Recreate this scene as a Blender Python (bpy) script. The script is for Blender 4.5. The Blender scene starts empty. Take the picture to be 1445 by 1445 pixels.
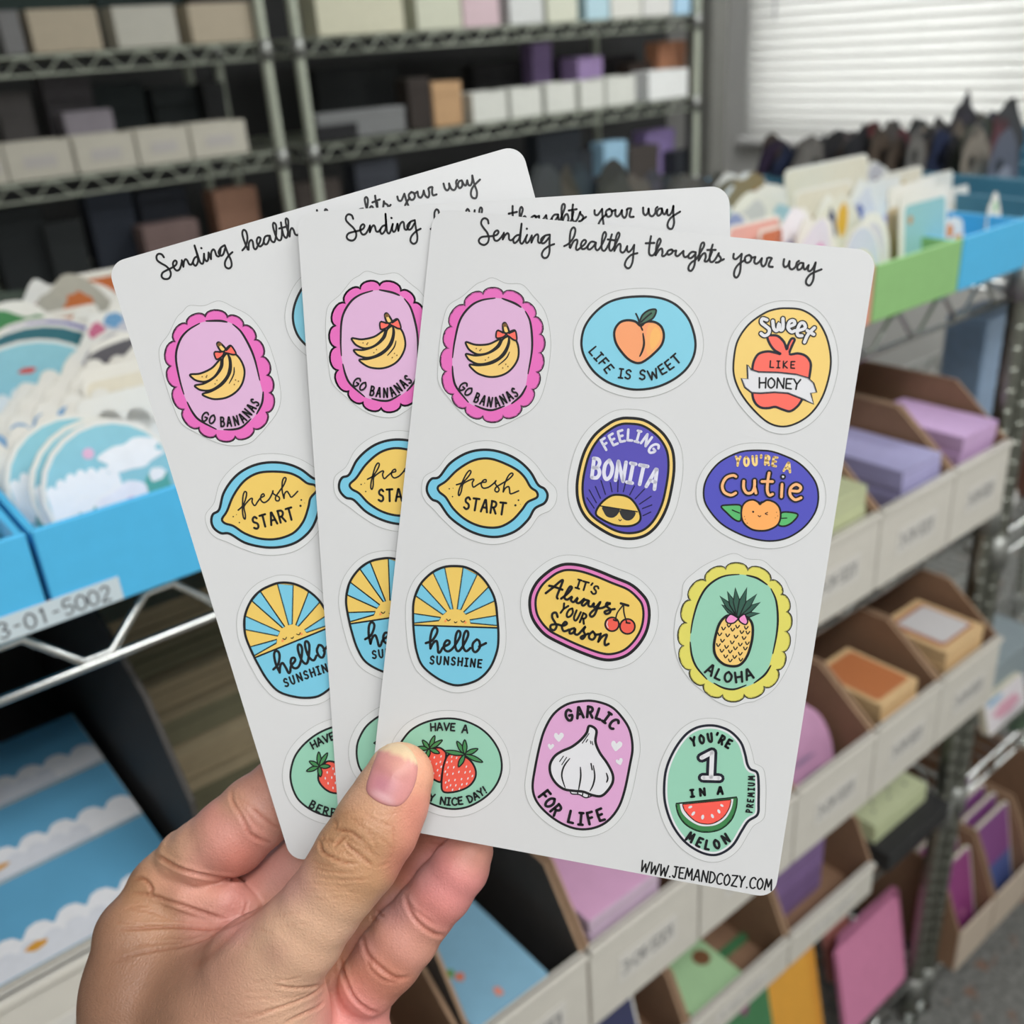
import bpy, bmesh, math, random
import numpy as np
from mathutils import Vector, Matrix
from mathutils.geometry import tessellate_polygon

S = bpy.context.scene
COL = S.collection
F = 1400.0; C0 = 722.5            # focal length and centre in pixels of the 1445 px frame
EYE = Vector((0.0, 0.0, 1.5))     # phone height above the floor
# world = R @ camera (x right, y down, z forward); world X runs along the racks, Y into the room, Z up
R = np.array([[0.77427926, -0.31642322, 0.54805837],
              [-0.62957431, -0.29721959, 0.7178417],
              [-0.0642481, -0.9008534, -0.4293429]])

# ---------------------------------------------------------------- camera
cam_d = bpy.data.cameras.new('camera'); cam = bpy.data.objects.new('camera', cam_d); COL.objects.link(cam)
cam_d.sensor_fit = 'HORIZONTAL'; cam_d.sensor_width = 36.0; cam_d.lens = 36.0 * F / 1445.0
cam_d.clip_start = 0.02; cam_d.clip_end = 50
cam.matrix_world = Matrix(((R[0, 0], -R[0, 1], -R[0, 2], EYE.x), (R[1, 0], -R[1, 1], -R[1, 2], EYE.y),
                           (R[2, 0], -R[2, 1], -R[2, 2], EYE.z), (0, 0, 0, 1)))
cam_d.dof.use_dof = True; cam_d.dof.focus_distance = 0.24; cam_d.dof.aperture_fstop = 13.5
S.camera = cam
# ---------------------------------------------------------------- world, light, exposure
S.view_settings.view_transform = 'Standard'; S.view_settings.look = 'None'
S.view_settings.gamma = 1.0; S.view_settings.use_curve_mapping = False
S.view_settings.exposure = -0.10
W = bpy.data.worlds.new('sky'); S.world = W; W.use_nodes = True
bg = W.node_tree.nodes['Background']; bg.inputs[0].default_value = (0.97, 0.985, 1.0, 1); bg.inputs[1].default_value = 4.6
def area(name, loc, sx, sy, power, col=(1, 1, 1), rot=(0, 0, 0)):
    l = bpy.data.lights.new(name, 'AREA'); l.shape = 'RECTANGLE'; l.size = sx; l.size_y = sy
    l.energy = power; l.color = col
    o = bpy.data.objects.new(name, l); COL.objects.link(o); o.location = loc; o.rotation_euler = rot
    return o
CEIL = 2.75
LAMPS = [(-0.45, -0.85, 22), (0.9, -0.75, 22), (2.2, 1.1, 32)]
for lx, ly, lw in LAMPS: area('ceiling_lamp', (lx, ly, CEIL - 0.07), 1.15, 0.55, lw, (0.985, 0.99, 1.0))

# ---------------------------------------------------------------- helpers
def lin(c):
    c = c / 255.0
    return c / 12.92 if c <= 0.04045 else ((c + 0.055) / 1.055) ** 2.4
def rgb(r, g, b, k=1.0):
    return tuple(min(0.95, lin(v) * k) for v in (r, g, b))
MATS = {}
def mat(name, col, rough=0.55, metal=0.0, noise=0.0, nscale=60.0, bump=0.0, bscale=300.0, spec=0.5, coat=0.0, sss=0.0):
    if name in MATS: return MATS[name]
    m = bpy.data.materials.new(name); m.use_nodes = True; nt = m.node_tree
    p = nt.nodes['Principled BSDF']
    p.inputs['Roughness'].default_value = rough; p.inputs['Metallic'].default_value = metal
    p.inputs['Specular IOR Level'].default_value = spec; p.inputs['Coat Weight'].default_value = coat
    p.inputs['Base Color'].default_value = (*col, 1)
    if noise or bump:
        tc = nt.nodes.new('ShaderNodeTexCoord'); n = nt.nodes.new('ShaderNodeTexNoise')
        n.inputs['Scale'].default_value = nscale; n.inputs['Detail'].default_value = 5
        nt.links.new(tc.outputs['Object'], n.inputs['Vector'])
        if noise:
            cr = nt.nodes.new('ShaderNodeValToRGB')
            cr.color_ramp.elements[0].position = 0.3; cr.color_ramp.elements[1].position = 0.7
            cr.color_ramp.elements[0].color = (*[c * (1 - noise) for c in col], 1)
            cr.color_ramp.elements[1].color = (*[min(1, c * (1 + noise)) for c in col], 1)
            nt.links.new(n.outputs['Fac'], cr.inputs['Fac']); nt.links.new(cr.outputs['Color'], p.inputs['Base Color'])
        if bump:
            n2 = nt.nodes.new('ShaderNodeTexNoise'); n2.inputs['Scale'].default_value = bscale
            nt.links.new(tc.outputs['Object'], n2.inputs['Vector'])
            b = nt.nodes.new('ShaderNodeBump'); b.inputs['Strength'].default_value = bump; b.inputs['Distance'].default_value = 0.001
            nt.links.new(n2.outputs['Fac'], b.inputs['Height']); nt.links.new(b.outputs['Normal'], p.inputs['Normal'])
    MATS[name] = m
    return m
def cam_pt(px, py, z):                    # a point z metres in front of the lens plane, world space
    c = np.array([(px - C0) / F * z, (py - C0) / F * z, z]); w = R @ c
    return Vector((w[0], w[1], w[2] + EYE.z))
def ray(px, py):
    return R @ np.array([px - C0, py - C0, F])
def atY(px, py, Y):
    r = ray(px, py); r = r / r[1] * Y; return Vector((r[0], r[1], r[2] + EYE.z))
def atX(px, py, X):
    r = ray(px, py); r = r / r[0] * X; return Vector((r[0], r[1], r[2] + EYE.z))
def atZ(px, py, Z):
    r = ray(px, py); r = r / r[2] * (Z - EYE.z); return Vector((r[0], r[1], Z))

class MB:
    """collects polygons with materials, then links ONE mesh object"""
    def __init__(s): s.v = []; s.f = []; s.m = []; s.mats = []; s.smooth = False
    def mi(s, m):
        if m not in s.mats: s.mats.append(m)
        return s.mats.index(m)
    def add(s, vs, fs, m):
        b = len(s.v); s.v += [tuple(v) for v in vs]; k = s.mi(m)
        for f in fs: s.f.append([b + i for i in f]); s.m.append(k)
    def box(s, x0, y0, z0, x1, y1, z1, m, M=None):
        vs = [Vector((x, y, z)) for z in (z0, z1) for y in (y0, y1) for x in (x0, x1)]
        if M: vs = [M @ v for v in vs]
        s.add(vs, [(0, 2, 3, 1), (4, 5, 7, 6), (0, 1, 5, 4), (2, 6, 7, 3), (0, 4, 6, 2), (1, 3, 7, 5)], m)
    def tube(s, pts, r, m, n=8, closed=False, caps=True):
        pts = [Vector(p) for p in pts]; N = len(pts); rings = []
        up = Vector((0, 0, 1))
        for i, p in enumerate(pts):
            a = pts[i - 1] if (i > 0 or closed) else p; b = pts[(i + 1) % N] if (i < N - 1 or closed) else p
            t = (b - a).normalized(); sx = t.cross(up)
            if sx.length < 1e-3: sx = t.cross(Vector((0, 1, 0)))
            sx.normalize(); sy = sx.cross(t)
            rr = r[i] if isinstance(r, (list, tuple)) else r
            rings.append([p + (sx * math.cos(2 * math.pi * k / n) + sy * math.sin(2 * math.pi * k / n)) * rr for k in range(n)])
        vs = [v for q in rings for v in q]; fs = []
        for i in range(N if closed else N - 1):
            j = (i + 1) % N
            for k in range(n):
                fs.append((i * n + k, i * n + (k + 1) % n, j * n + (k + 1) % n, j * n + k))
        if caps and not closed: fs += [tuple(range(n))[::-1], tuple((N - 1) * n + k for k in range(n))]
        s.add(vs, fs, m)
    def prism(s, pts, h0, h1, m, M=None, msides=None):     # 2-D outline extruded from h0 to h1 (local z)
        P = [Vector((p[0], p[1], 0)) for p in pts]; n = len(P)
        tri = tessellate_polygon([P]); T = M or Matrix()
        s.add([T @ Vector((p.x, p.y, h1)) for p in P], [t for t in tri], m)
        s.add([T @ Vector((p.x, p.y, h0)) for p in P], [t[::-1] for t in tri], m)
        s.add([T @ Vector((p.x, p.y, h)) for h in (h0, h1) for p in P],
              [(i, (i + 1) % n, n + (i + 1) % n, n + i) for i in range(n)], msides or m)
    def flat(s, pts, h, m, M=None):
        P = [Vector((p[0], p[1], h)) for p in pts]
        if len(P) < 3: return
        tri = tessellate_polygon([P]); T = M or Matrix()
        s.add([T @ p for p in P], list(tri), m)
    def build(s, name, parent=None, smooth=False, recalc=True):
        me = bpy.data.meshes.new(name); me.from_pydata(s.v, [], s.f)
        for m in s.mats: me.materials.append(m)
        me.polygons.foreach_set('material_index', s.m)
        if recalc:
            bm = bmesh.new(); bm.from_mesh(me); bmesh.ops.recalc_face_normals(bm, faces=bm.faces); bm.to_mesh(me); bm.free()
        if smooth: me.polygons.foreach_set('use_smooth', [True] * len(me.polygons))
        o = bpy.data.objects.new(name, me); COL.objects.link(o)
        if parent: o.parent = parent
        return o
def tag(o, label=None, cat=None, group=None, kind=None):
    if label: o['label'] = label
    if cat: o['category'] = cat
    if group: o['group'] = group
    if kind: o['kind'] = kind
    return o
def empty(name, loc=(0, 0, 0), label=None, cat=None, group=None):
    o = bpy.data.objects.new(name, None); o.empty_display_size = 0.02; COL.objects.link(o); o.location = loc
    return tag(o, label, cat, group)
def bevel(o, w=0.001, seg=2):
    b = o.modifiers.new('bevel', 'BEVEL'); b.width = w; b.segments = seg; b.limit_method = 'ANGLE'; b.angle_limit = math.radians(40)
    return o
def catmull(P, n=6, closed=False):
    P = [np.array(p, float) for p in P]; N = len(P); out = []
    if N < 3: return [tuple(p) for p in P]
    for i in range(N if closed else N - 1):
        if closed: a, b, c, d = P[i - 1], P[i], P[(i + 1) % N], P[(i + 2) % N]
        else: a, b, c, d = P[max(i - 1, 0)], P[i], P[i + 1], P[min(i + 2, N - 1)]
        for k in range(n):
            t = k / n
            out.append(tuple(0.5 * (2 * b + (c - a) * t + (2 * a - 5 * b + 4 * c - d) * t * t + (3 * b - a - 3 * c + d) * t ** 3)))
    if not closed: out.append(tuple(P[-1]))
    return out
def pp(s):                                # "x,y x,y ..." -> points
    return [tuple(float(a) for a in q.split(',')) for q in s.split()]
def offset(P, d):                         # closed outline moved outward by d
    P = [np.array(p) for p in P]; N = len(P)
    ar = sum(P[i][0] * P[(i + 1) % N][1] - P[(i + 1) % N][0] * P[i][1] for i in range(N))
    sg = 1 if ar > 0 else -1; out = []
    for i in range(N):
        t = P[(i + 1) % N] - P[i - 1]; L = np.hypot(*t) or 1
        out.append(tuple(P[i] + np.array([t[1], -t[0]]) / L * d * sg))
    return out
def letters_on(path, n_adv):
    P = [np.array(p, float) for p in (catmull(path, 12) if len(path) > 2 else path)]
    L = [0]
    for a, b in zip(P, P[1:]): L.append(L[-1] + np.hypot(*(b - a)))
    res = []
    for f in n_adv:
        s = f * L[-1]; i = max(0, min(len(P) - 2, int(np.searchsorted(L, s)) - 1))
        t = P[i + 1] - P[i]; l = np.hypot(*t); res.append((P[i] + t * ((s - L[i]) / (l or 1)), t / l))
    return res
GL = {  # hand-lettered capitals as pen strokes; x 0..1 (times width), y 0 bottom .. 1 top
 'A': (.8, [".0,0 .42,1 .55,1 1,0", ".2,.36 .84,.36"]), 'B': (.7, [".05,0 .05,1", "0,1 .6,.98 .85,.8 .6,.55 .1,.52", ".1,.52 .75,.5 1,.25 .7,.02 .05,0"]),
 'C': (.75, ["1,.85 .7,1 .25,.88 .02,.5 .2,.1 .65,0 1,.12"]), 'D': (.75, [".05,0 .05,1", "0,1 .6,.92 1,.5 .6,.06 .05,0"]),
 'E': (.62, ["1,1 .05,.97 .03,.5 .05,.02 1,0", ".05,.5 .8,.52"]), 'F': (.6, ["1,1 .05,.97", ".05,1 .03,0", ".05,.5 .8,.53"]),
 'G': (.8, ["1,.82 .65,1 .2,.85 .02,.45 .25,.05 .7,0 1,.3 .97,.45", ".55,.45 1,.45"]), 'H': (.75, [".03,1 .05,0", "1,1 .95,0", ".05,.5 .95,.52"]),
 'I': (.5, [".5,1 .5,0", ".05,1 .95,1", "0,0 1,0"]), 'J': (.6, [".2,1 1,1", ".65,1 .62,.3 .4,0 0,.15"]),
 'K': (.7, [".05,1 .05,0", ".9,1 .1,.45 1,0"]), 'L': (.6, [".1,1 .03,.03 1,.02"]), 'M': (.95, ["0,0 .15,1 .5,.3 .85,1 1,0"]),
 'N': (.8, [".03,0 .08,1", ".08,1 .9,.02", ".92,0 .97,1"]), 'O': (.8, [".5,1 .1,.75 .05,.3 .4,0 .85,.2 .95,.65 .5,1"]),
 'P': (.65, [".05,0 .05,1", "0,1 .7,.95 .95,.72 .6,.48 .08,.45"]), 'R': (.7, [".05,0 .05,1", "0,1 .7,.95 .9,.72 .6,.5 .1,.47", ".45,.48 1,0"]),
 'S': (.65, [".95,.85 .6,1 .15,.85 .2,.6 .8,.42 .9,.15 .5,0 .0,.12"]), 'T': (.75, ["0,.98 1,1", ".5,1 .5,0"]),
 'U': (.75, [".03,1 .06,.3 .4,0 .8,.15 .95,1"]), 'V': (.8, ["0,1 .5,0 1,1"]), 'W': (1.05, ["0,1 .2,0 .5,.75 .78,0 1,1"]),
 'Y': (.75, ["0,1 .5,.5", "1,1 .5,.5 .42,0"]), 'Z': (.75, ["0,.97 .98,1 .03,.03 1,0"]), '.': (.25, [".5,.0 .52,.03"]),
 "'": (.3, [".6,1.05 .4,.8"]), '!': (.3, [".55,1 .45,.35", ".4,.05 .42,.02"]), '-': (.5, [".1,.5 .9,.5"]), ' ': (.6, []),
 '0': (.7, [".5,1 .1,.75 .08,.25 .5,0 .92,.25 .9,.75 .5,1"]), '1': (.4, [".2,.8 .6,1 .6,0"]), '2': (.65, [".05,.8 .5,1 .92,.75 .6,.4 .05,0", ".05,0 1,0"]),
 '3': (.65, [".05,.88 .5,1 .88,.75 .4,.53", ".4,.53 .95,.3 .5,0 .02,.12"]), '4': (.65, [".7,0 .7,1", ".7,1 .02,.35", ".02,.35 1,.35"]), '5': (.65, [".9,1 .15,1 .1,.55 .6,.6 .92,.3 .5,0 .03,.12"])}
ANG = set("4AEFHIKLMNTVWYZ-.'!")
# ================================================================ room shell
random.seed(7)
XW, YB = 3.2, 2.97
WALL = mat('wall_paint', (0.62, 0.62, 0.59), rough=0.85, noise=0.03, nscale=8, bump=0.1)
def struct(name, mb):
    o = mb.build(name); o['kind'] = 'structure'; return o
CARPET = mat('carpet', (0.19, 0.192, 0.180), rough=0.95, noise=0.45, nscale=90, bump=1.0, bscale=900)
_nt = CARPET.node_tree; _p = _nt.nodes['Principled BSDF']                      # rust specks woven in the carpet
_n = _nt.nodes.new('ShaderNodeTexNoise'); _n.inputs['Scale'].default_value = 26; _c = _nt.nodes.new('ShaderNodeValToRGB')
_c.color_ramp.elements[0].position = .60; _c.color_ramp.elements[1].position = .70; _mx = _nt.nodes.new('ShaderNodeMixRGB')
_src = _p.inputs['Base Color'].links[0].from_socket; _tc = _nt.nodes['Texture Coordinate']
_nt.links.new(_tc.outputs['Object'], _n.inputs['Vector']); _nt.links.new(_n.outputs['Fac'], _c.inputs['Fac'])
_nt.links.new(_c.outputs['Color'], _mx.inputs['Fac']); _nt.links.new(_src, _mx.inputs[1]); _mx.inputs[2].default_value = (.24, .14, .10, 1)
_nt.links.new(_mx.outputs[0], _p.inputs['Base Color'])
m = MB(); m.box(-1.7, -1.7, -0.1, XW + .1, YB + .1, 0, CARPET); struct('floor', m)
m = MB(); m.box(-1.7, -1.7, CEIL, XW + .1, YB + .1, CEIL + .1, mat('ceiling_paint', (.75, .75, .73), rough=.9, noise=.02)); struct('ceiling', m)
m = MB(); m.box(-1.7, YB, 0, XW + .1, YB + .1, CEIL, mat('shaded_wall_paint', (.045, .046, .046), rough=.8, noise=.05, nscale=8)); struct('wall_back', m)  # back wall colour darkened to stand for the shade behind the racks
m = MB(); m.box(-1.8, -1.7, 0, -1.7, YB, CEIL, WALL); struct('wall_left', m)
m = MB(); m.box(-1.7, -1.8, 0, XW, -1.7, CEIL, WALL); struct('wall_front', m)
WY0, WY1, WZ0, WZ1 = 0.55, 2.545, 1.11, 2.30
m = MB(); X1 = XW + .12
m.box(XW, -1.7, 0, X1, WY0, CEIL, WALL); m.box(XW, WY1, 0, X1, YB, CEIL, WALL)
m.box(XW, WY0, 0, X1, WY1, WZ0, WALL); m.box(XW, WY0, WZ1, X1, WY1, CEIL, WALL); struct('wall_right', m)
WHITE = mat('white_paint', (.8, .8, .78), rough=.45, noise=.01)
w = empty('window_1', (XW, (WY0 + WY1) / 2, WZ0)); w['kind'] = 'structure'
m = MB(); cy = (WY0 + WY1) / 2; hw = (WY1 - WY0) / 2; h = WZ1 - WZ0
for y0, y1, z0, z1 in ((-hw, -hw + .05, 0, h), (hw - .05, hw, 0, h), (-hw, hw, 0, .05), (-hw, hw, h - .05, h), (-.025, .025, 0, h)):
    m.box(.05, y0, z0, .10, y1, z1, WHITE)
bevel(m.build('window_frame', w), .003)
m = MB(); m.box(-.03, -hw - .04, -.03, .05, hw + .04, 0, WHITE); bevel(m.build('window_sill', w), .004)
GLASS = bpy.data.materials.new('window_glass'); GLASS.use_nodes = True
nt = GLASS.node_tree; nt.nodes.clear(); out = nt.nodes.new('ShaderNodeOutputMaterial'); tr = nt.nodes.new('ShaderNodeBsdfTransparent'); gl = nt.nodes.new('ShaderNodeBsdfGlossy'); gl.inputs['Roughness'].default_value = .02
mx = nt.nodes.new('ShaderNodeMixShader'); mx.inputs[0].default_value = .08; nt.links.new(tr.outputs[0], mx.inputs[1]); nt.links.new(gl.outputs[0], mx.inputs[2]); nt.links.new(mx.outputs[0], out.inputs[0])
for s_ in (-1, 1):
    m = MB(); a, b = (.025, hw - .05) if s_ > 0 else (-hw + .05, -.025); m.box(.072, a, .05, .078, b, h - .05, GLASS); m.build('pane', w)
m = MB(); m.box(-1.7, YB - .012, 0, XW, YB, .09, WHITE); struct('baseboard_back', m)
m = MB(); m.box(XW - .012, -1.7, 0, XW, YB - .012, .09, WHITE); struct('baseboard_right', m)
# blind: every slat its own piece
SLAT = bpy.data.materials.new('blind_slat'); SLAT.use_nodes = True; nt = SLAT.node_tree; nt.nodes.clear()
out = nt.nodes.new('ShaderNodeOutputMaterial'); d_ = nt.nodes.new('ShaderNodeBsdfDiffuse'); t_ = nt.nodes.new('ShaderNodeBsdfTranslucent')
d_.inputs[0].default_value = (.84, .85, .84, 1); t_.inputs[0].default_value = (.83, .825, .80, 1); mx = nt.nodes.new('ShaderNodeMixShader'); mx.inputs[0].default_value = .5
nt.links.new(d_.outputs[0], mx.inputs[1]); nt.links.new(t_.outputs[0], mx.inputs[2]); nt.links.new(mx.outputs[0], out.inputs[0])
bl = empty('window_blind', (XW - .035, cy, WZ1), 'closed white horizontal slat blind hanging over the bright window', 'blind')
m = MB(); m.box(-.02, -hw - .01, -.05, .02, hw + .01, 0, WHITE); bevel(m.build('head_rail', bl), .003)
sl = None; nsl = 33
for k in range(nsl):
    z = -.07 - k * .0345
    if sl is None:
        m = MB(); pr = [(-.0215, -.004), (-.01, -.0005), (0, .001), (.01, -.0005), (.0215, -.004)]
        vs = []; y0, y1 = -hw + .004, hw - .004
        for y in (y0, y1):
            for dz in (0, -.0012):
                for a_, b_ in pr: vs.append((b_, y, a_ + dz * 0))
        vs = []
        for y in (y0, y1): vs += [(b_ + .0, y, a_) for a_, b_ in pr] + [(b_ + .0009, y, a_) for a_, b_ in pr]
        n = 10; fs = []
        for i in range(4):
            fs += [(i, i + 1, n + i + 1, n + i), (5 + i, n + 5 + i, n + 6 + i, 6 + i)]
        fs += [(0, n, n + 5, 5), (4, 9, n + 9, n + 4), (0, 5, 6, 1), (1, 6, 7, 2), (2, 7, 8, 3), (3, 8, 9, 4), (n, n + 1, n + 6, n + 5), (n + 1, n + 2, n + 7, n + 6), (n + 2, n + 3, n + 8, n + 7), (n + 3, n + 4, n + 9, n + 8)]
        m.add(vs, fs, SLAT); sl = m.build('slat', bl); o = sl
    else:
        o = sl.copy(); COL.objects.link(o); o.parent = bl
    o.location = (0, 0, z); o.rotation_euler = (0, -.42, 0)
m = MB(); m.box(-.012, -hw, -.07 - nsl * .0345, .012, hw, -.055 - nsl * .0345, WHITE); m.build('bottom_rail', bl)
m = MB()
for y in (-.8, -.25, .3, .82): m.tube([(-.021, y, -.05), (-.021, y, -.06 - nsl * .0345)], .0008, WHITE, 4)
m.build('ladder_cord', bl)
m = MB(); m.tube([(-.03, hw - .14, -.04), (-.034, hw - .14, -.80)], .004, mat('wand', (.5, .5, .52), rough=.2), 8); m.build('tilt_wand', bl)
# ceiling fixtures the lamps sit in
for nm, (x, y, _w) in zip('abc', LAMPS):
    c = empty('ceiling_light', (x, y, CEIL), 'flat white ceiling light panel ' + {'a': 'behind and above the hand', 'b': 'in front of the bins', 'c': 'nearest the window'}[nm], 'ceiling light')
    m = MB(); m.box(-.62, -.32, -.05, -.59, .32, 0, WHITE); m.box(.59, -.32, -.05, .62, .32, 0, WHITE); m.box(-.62, .29, -.05, .62, .32, 0, WHITE); m.box(-.62, -.32, -.05, .62, -.29, 0, WHITE); m.build('frame', c)
    em = bpy.data.materials.get('lamp_diffuser') or bpy.data.materials.new('lamp_diffuser'); em.use_nodes = True
    em.node_tree.nodes['Principled BSDF'].inputs['Emission Color'].default_value = (1, .98, .95, 1); em.node_tree.nodes['Principled BSDF'].inputs['Emission Strength'].default_value = 3
    m = MB(); m.box(-.59, -.29, -.03, .59, .29, -.02, em); m.build('diffuser', c)

m = MB(); m.box(2.64, 2.26, 0, 2.715, 2.37, CEIL, mat('column_paint', (.16, .16, .145), rough=.7, noise=.05)); o = m.build('trim_1'); bevel(o, .004); o['kind'] = 'structure'
# ================================================================ sticker sheets
SH_W, SH_H = 0.102, 0.1534
POSE = [(0.10561, 0.14563, 0.12794, -0.01864, -0.07198, 0.23534, 1.0),
        (0.11647, 0.08186, -0.04163, -0.05178, -0.07193, 0.23857, 1.00533),
        (0.09695, 0.03263, -0.26808, -0.09943, -0.06086, 0.24346, 1.03318)]
def rod(w):
    w = np.array(w); t = np.linalg.norm(w); k = w / t
    K = np.array([[0, -k[2], k[1]], [k[2], 0, -k[0]], [-k[1], k[0], 0]])
    return np.eye(3) + math.sin(t) * K + (1 - math.cos(t)) * K @ K
def pose_matrix(p):
    q = R @ rod(p[:3]); t = R @ np.array(p[3:6]); s = p[6]
    x, y, z = q[:, 0] * s, -q[:, 1] * s, -q[:, 2] * s
    return Matrix(((x[0], y[0], z[0], t[0]), (x[1], y[1], z[1], t[1]), (x[2], y[2], z[2], t[2] + EYE.z), (0, 0, 0, 1)))
_q = rod(POSE[0][:3]); HM = np.array([[F, 0, C0], [0, F, C0], [0, 0, 1.]]) @ np.array([_q[:, 0], _q[:, 1], POSE[0][3:6]]).T
HI = np.linalg.inv(HM)
def uv(x, y):                              # traced photograph point on the front sheet -> sheet millimetre space
    q = HI @ np.array([x, y, 1.0]); return (q[0] / q[2], -q[1] / q[2])
KW = .92
PAPER = mat('sheet_paper', (0.628, 0.634, 0.640), rough=0.38, spec=0.35, noise=0.004, nscale=30)
STK = mat('sticker_paper', (0.655, 0.664, 0.668), rough=0.32, spec=0.4, noise=0.004, nscale=30)
CUT = mat('cut_line', (0.36, 0.37, 0.36), rough=0.6)
INK = {}
def ink(k):
    if k not in INK:
        c = {'k': (22, 22, 26), 'kb': (28, 30, 44), 'pink': (232, 112, 190), 'lpink': (223, 180, 216), 'ban': (244, 205, 122), 'brn': (120, 85, 40),
             'red': (253, 112, 98), 'blue': (134, 207, 229), 'orl': (248, 163, 112), 'orr': (250, 186, 106), 'orm': (249, 174, 108), 'leafd': (70, 112, 92), 'yel': (238, 202, 104),
             'yel2': (243, 209, 122), 'w': (226, 226, 230), 'blue2': (122, 200, 226), 'ppl': (88, 80, 180), 'blu3': (84, 84, 190), 'lw': (225, 225, 240),
             'cream': (252, 218, 140), 'pch': (255, 188, 130), 'org': (255, 176, 100), 'grn': (92, 186, 112), 'lime': (224, 216, 104), 'mint': (152, 207, 182),
             'dgrn': (52, 92, 78), 'mpk': (226, 128, 190), 'bow': (240, 150, 205), 'chr': (240, 96, 80), 'garl': (222, 168, 210), 'rind': (64, 132, 78),
             'sgrn': (70, 140, 84), 'gls': (45, 45, 48), 'navy': (30, 26, 80), 'chk': (250, 150, 90), 'mel': (252, 96, 84)}[k]
        INK[k] = mat('ink_' + k, rgb(*c, KW), rough=0.36, spec=0.4)
    return INK[k]
LZ = 0.9e-5; ZB = 7e-5
class Art:
    def __init__(s, name, label, off, sc):
        s.name, s.label, s.off, s.sc = name, label, off, sc
        s.mb = {'frame': MB(), 'illustration': MB(), 'lettering': MB()}; s.lay = 1; s.part = 'frame'
        s.pxm = None
    def T(s, p): return uv(s.off[0] + p[0] * s.sc, s.off[1] + p[1] * s.sc)
    def base(s, pts, smooth=True):
        P = catmull(pts, 6, True) if smooth else pts
        Q = [s.T(p) for p in P]; s.b = MB()
        s.b.prism(Q, -0.5e-5, ZB - 1e-5, STK)
        q2 = offset(Q, 0.00004); n = len(Q)
        q3 = offset(Q, -0.00006)
        s.b.add([(*p, 2.5e-5 + ZB) for p in q2] + [(*p, 2.5e-5 + ZB) for p in q3], [(i, (i + 1) % n, n + (i + 1) % n, n + i) for i in range(n)], CUT)
    def fill(s, pts, c, smooth=True, raw=False, n=6):
        P = pts if raw else (pp(pts) if isinstance(pts, str) else pts)
        if smooth and not raw: P = catmull(P, n, True)
        s.lay += 1
        s.mb[s.part].flat([s.T(p) for p in P], ZB + s.lay * LZ, ink(c))
    def dots(s, spec, c):
        s.lay += 1
        for q in spec.split():
            x, y, r = [float(a) for a in q.split(',')]
            s.mb[s.part].flat([s.T((x + r * math.cos(a * .7854), y + r * math.sin(a * .7854))) for a in range(8)], ZB + s.lay * LZ, ink(c))
    def seeds(s, spec, c, a, b, ang):
        s.lay += 1; ca, sa = math.cos(ang), math.sin(ang)
        for q in spec.split():
            x, y = [float(t) for t in q.split(',')]
            s.mb[s.part].flat([s.T((x + a * math.cos(k * .7854) * ca - b * math.sin(k * .7854) * sa, y + a * math.cos(k * .7854) * sa + b * math.sin(k * .7854) * ca)) for k in range(8)], ZB + s.lay * LZ, ink(c))
    def stroke1(s, P, w, c, closed=False, taper=False):
        Q = [np.array(s.T(p)) for p in P]; r = w * s.sc * s.pxm / 2; z = ZB + s.lay * LZ; m = s.mb[s.part]; N = len(Q)
        L = []; Rr = []; D = []
        for i in range(N):
            a = Q[i - 1] if (i > 0 or closed) else Q[i]; b = Q[(i + 1) % N] if (i < N - 1 or closed) else Q[i]
            t = b - a; l = np.hypot(*t) or 1; t = t / l; D.append(t)
            rr = r
            if taper: rr = r * (0.35 + 0.65 * math.sin(math.pi * min(1, max(0, (i + .4) / (N - .2)))) ** .6)
            nrm = np.array([-t[1], t[0]]); L.append(Q[i] + nrm * rr); Rr.append(Q[i] - nrm * rr)
        vs = [(*p, z) for p in L] + [(*p, z) for p in Rr]; fs = []
        for i in range(N if closed else N - 1):
            j = (i + 1) % N; fs.append((i, N + i, N + j, j))
        m.add(vs, fs, ink(c))
        if not closed:
            for e in (0, N - 1):
                rr = r * (0.35 if taper else 1); m.flat([(Q[e][0] + rr * math.cos(k * .628), Q[e][1] + rr * math.sin(k * .628)) for k in range(10)], z, ink(c))
    def line(s, spec, w, c='k', smooth=True, closed=False, taper=False, n=5, lay=True):
        if lay: s.lay += 1
        for q in (spec.split('|') if isinstance(spec, str) else spec):
            P = pp(q) if isinstance(q, str) else q
            if smooth and len(P) > 2: P = catmull(P, n, closed)
            elif not smooth and len(P) > 2 and not closed:      # sharp corners: one piece per segment
                for a, b in zip(P, P[1:]): s.stroke1([a, b], w, c)
                continue
            s.stroke1(P, w, c, closed, taper)
    def text(s, t, path, h, w, c='k', wide=1.0):
        s.lay += 1; path = pp(path) if isinstance(path, str) else path
        wd = [GL[ch][0] for ch in t]; adv = [0.0]
        for a, b in zip(wd, wd[1:]): adv.append(adv[-1] + (a + b) / 2 + .22)
        tot = adv[-1] or 1
        pos = letters_on(path, [a / tot for a in adv]) if len(t) > 1 else [(np.array(path[0]), np.array([1.0, (path[-1][1] - path[0][1]) / max(1, path[-1][0] - path[0][0])]))]
        for ch, (p, d) in zip(t, pos):
            d = d / np.hypot(*d); up = np.array([d[1], -d[0]]); cw = GL[ch][0] * h * wide * .9
            for st in GL[ch][1]:
                pts = [p + d * (x - .5) * cw + up * (y - .5) * h for x, y in pp(st)]
                if ch in ANG and len(pts) > 2:
                    for a, b in zip(pts, pts[1:]): s.stroke1([a, b], w, c)
                else: s.stroke1(catmull(pts, 5), w, c)
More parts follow.
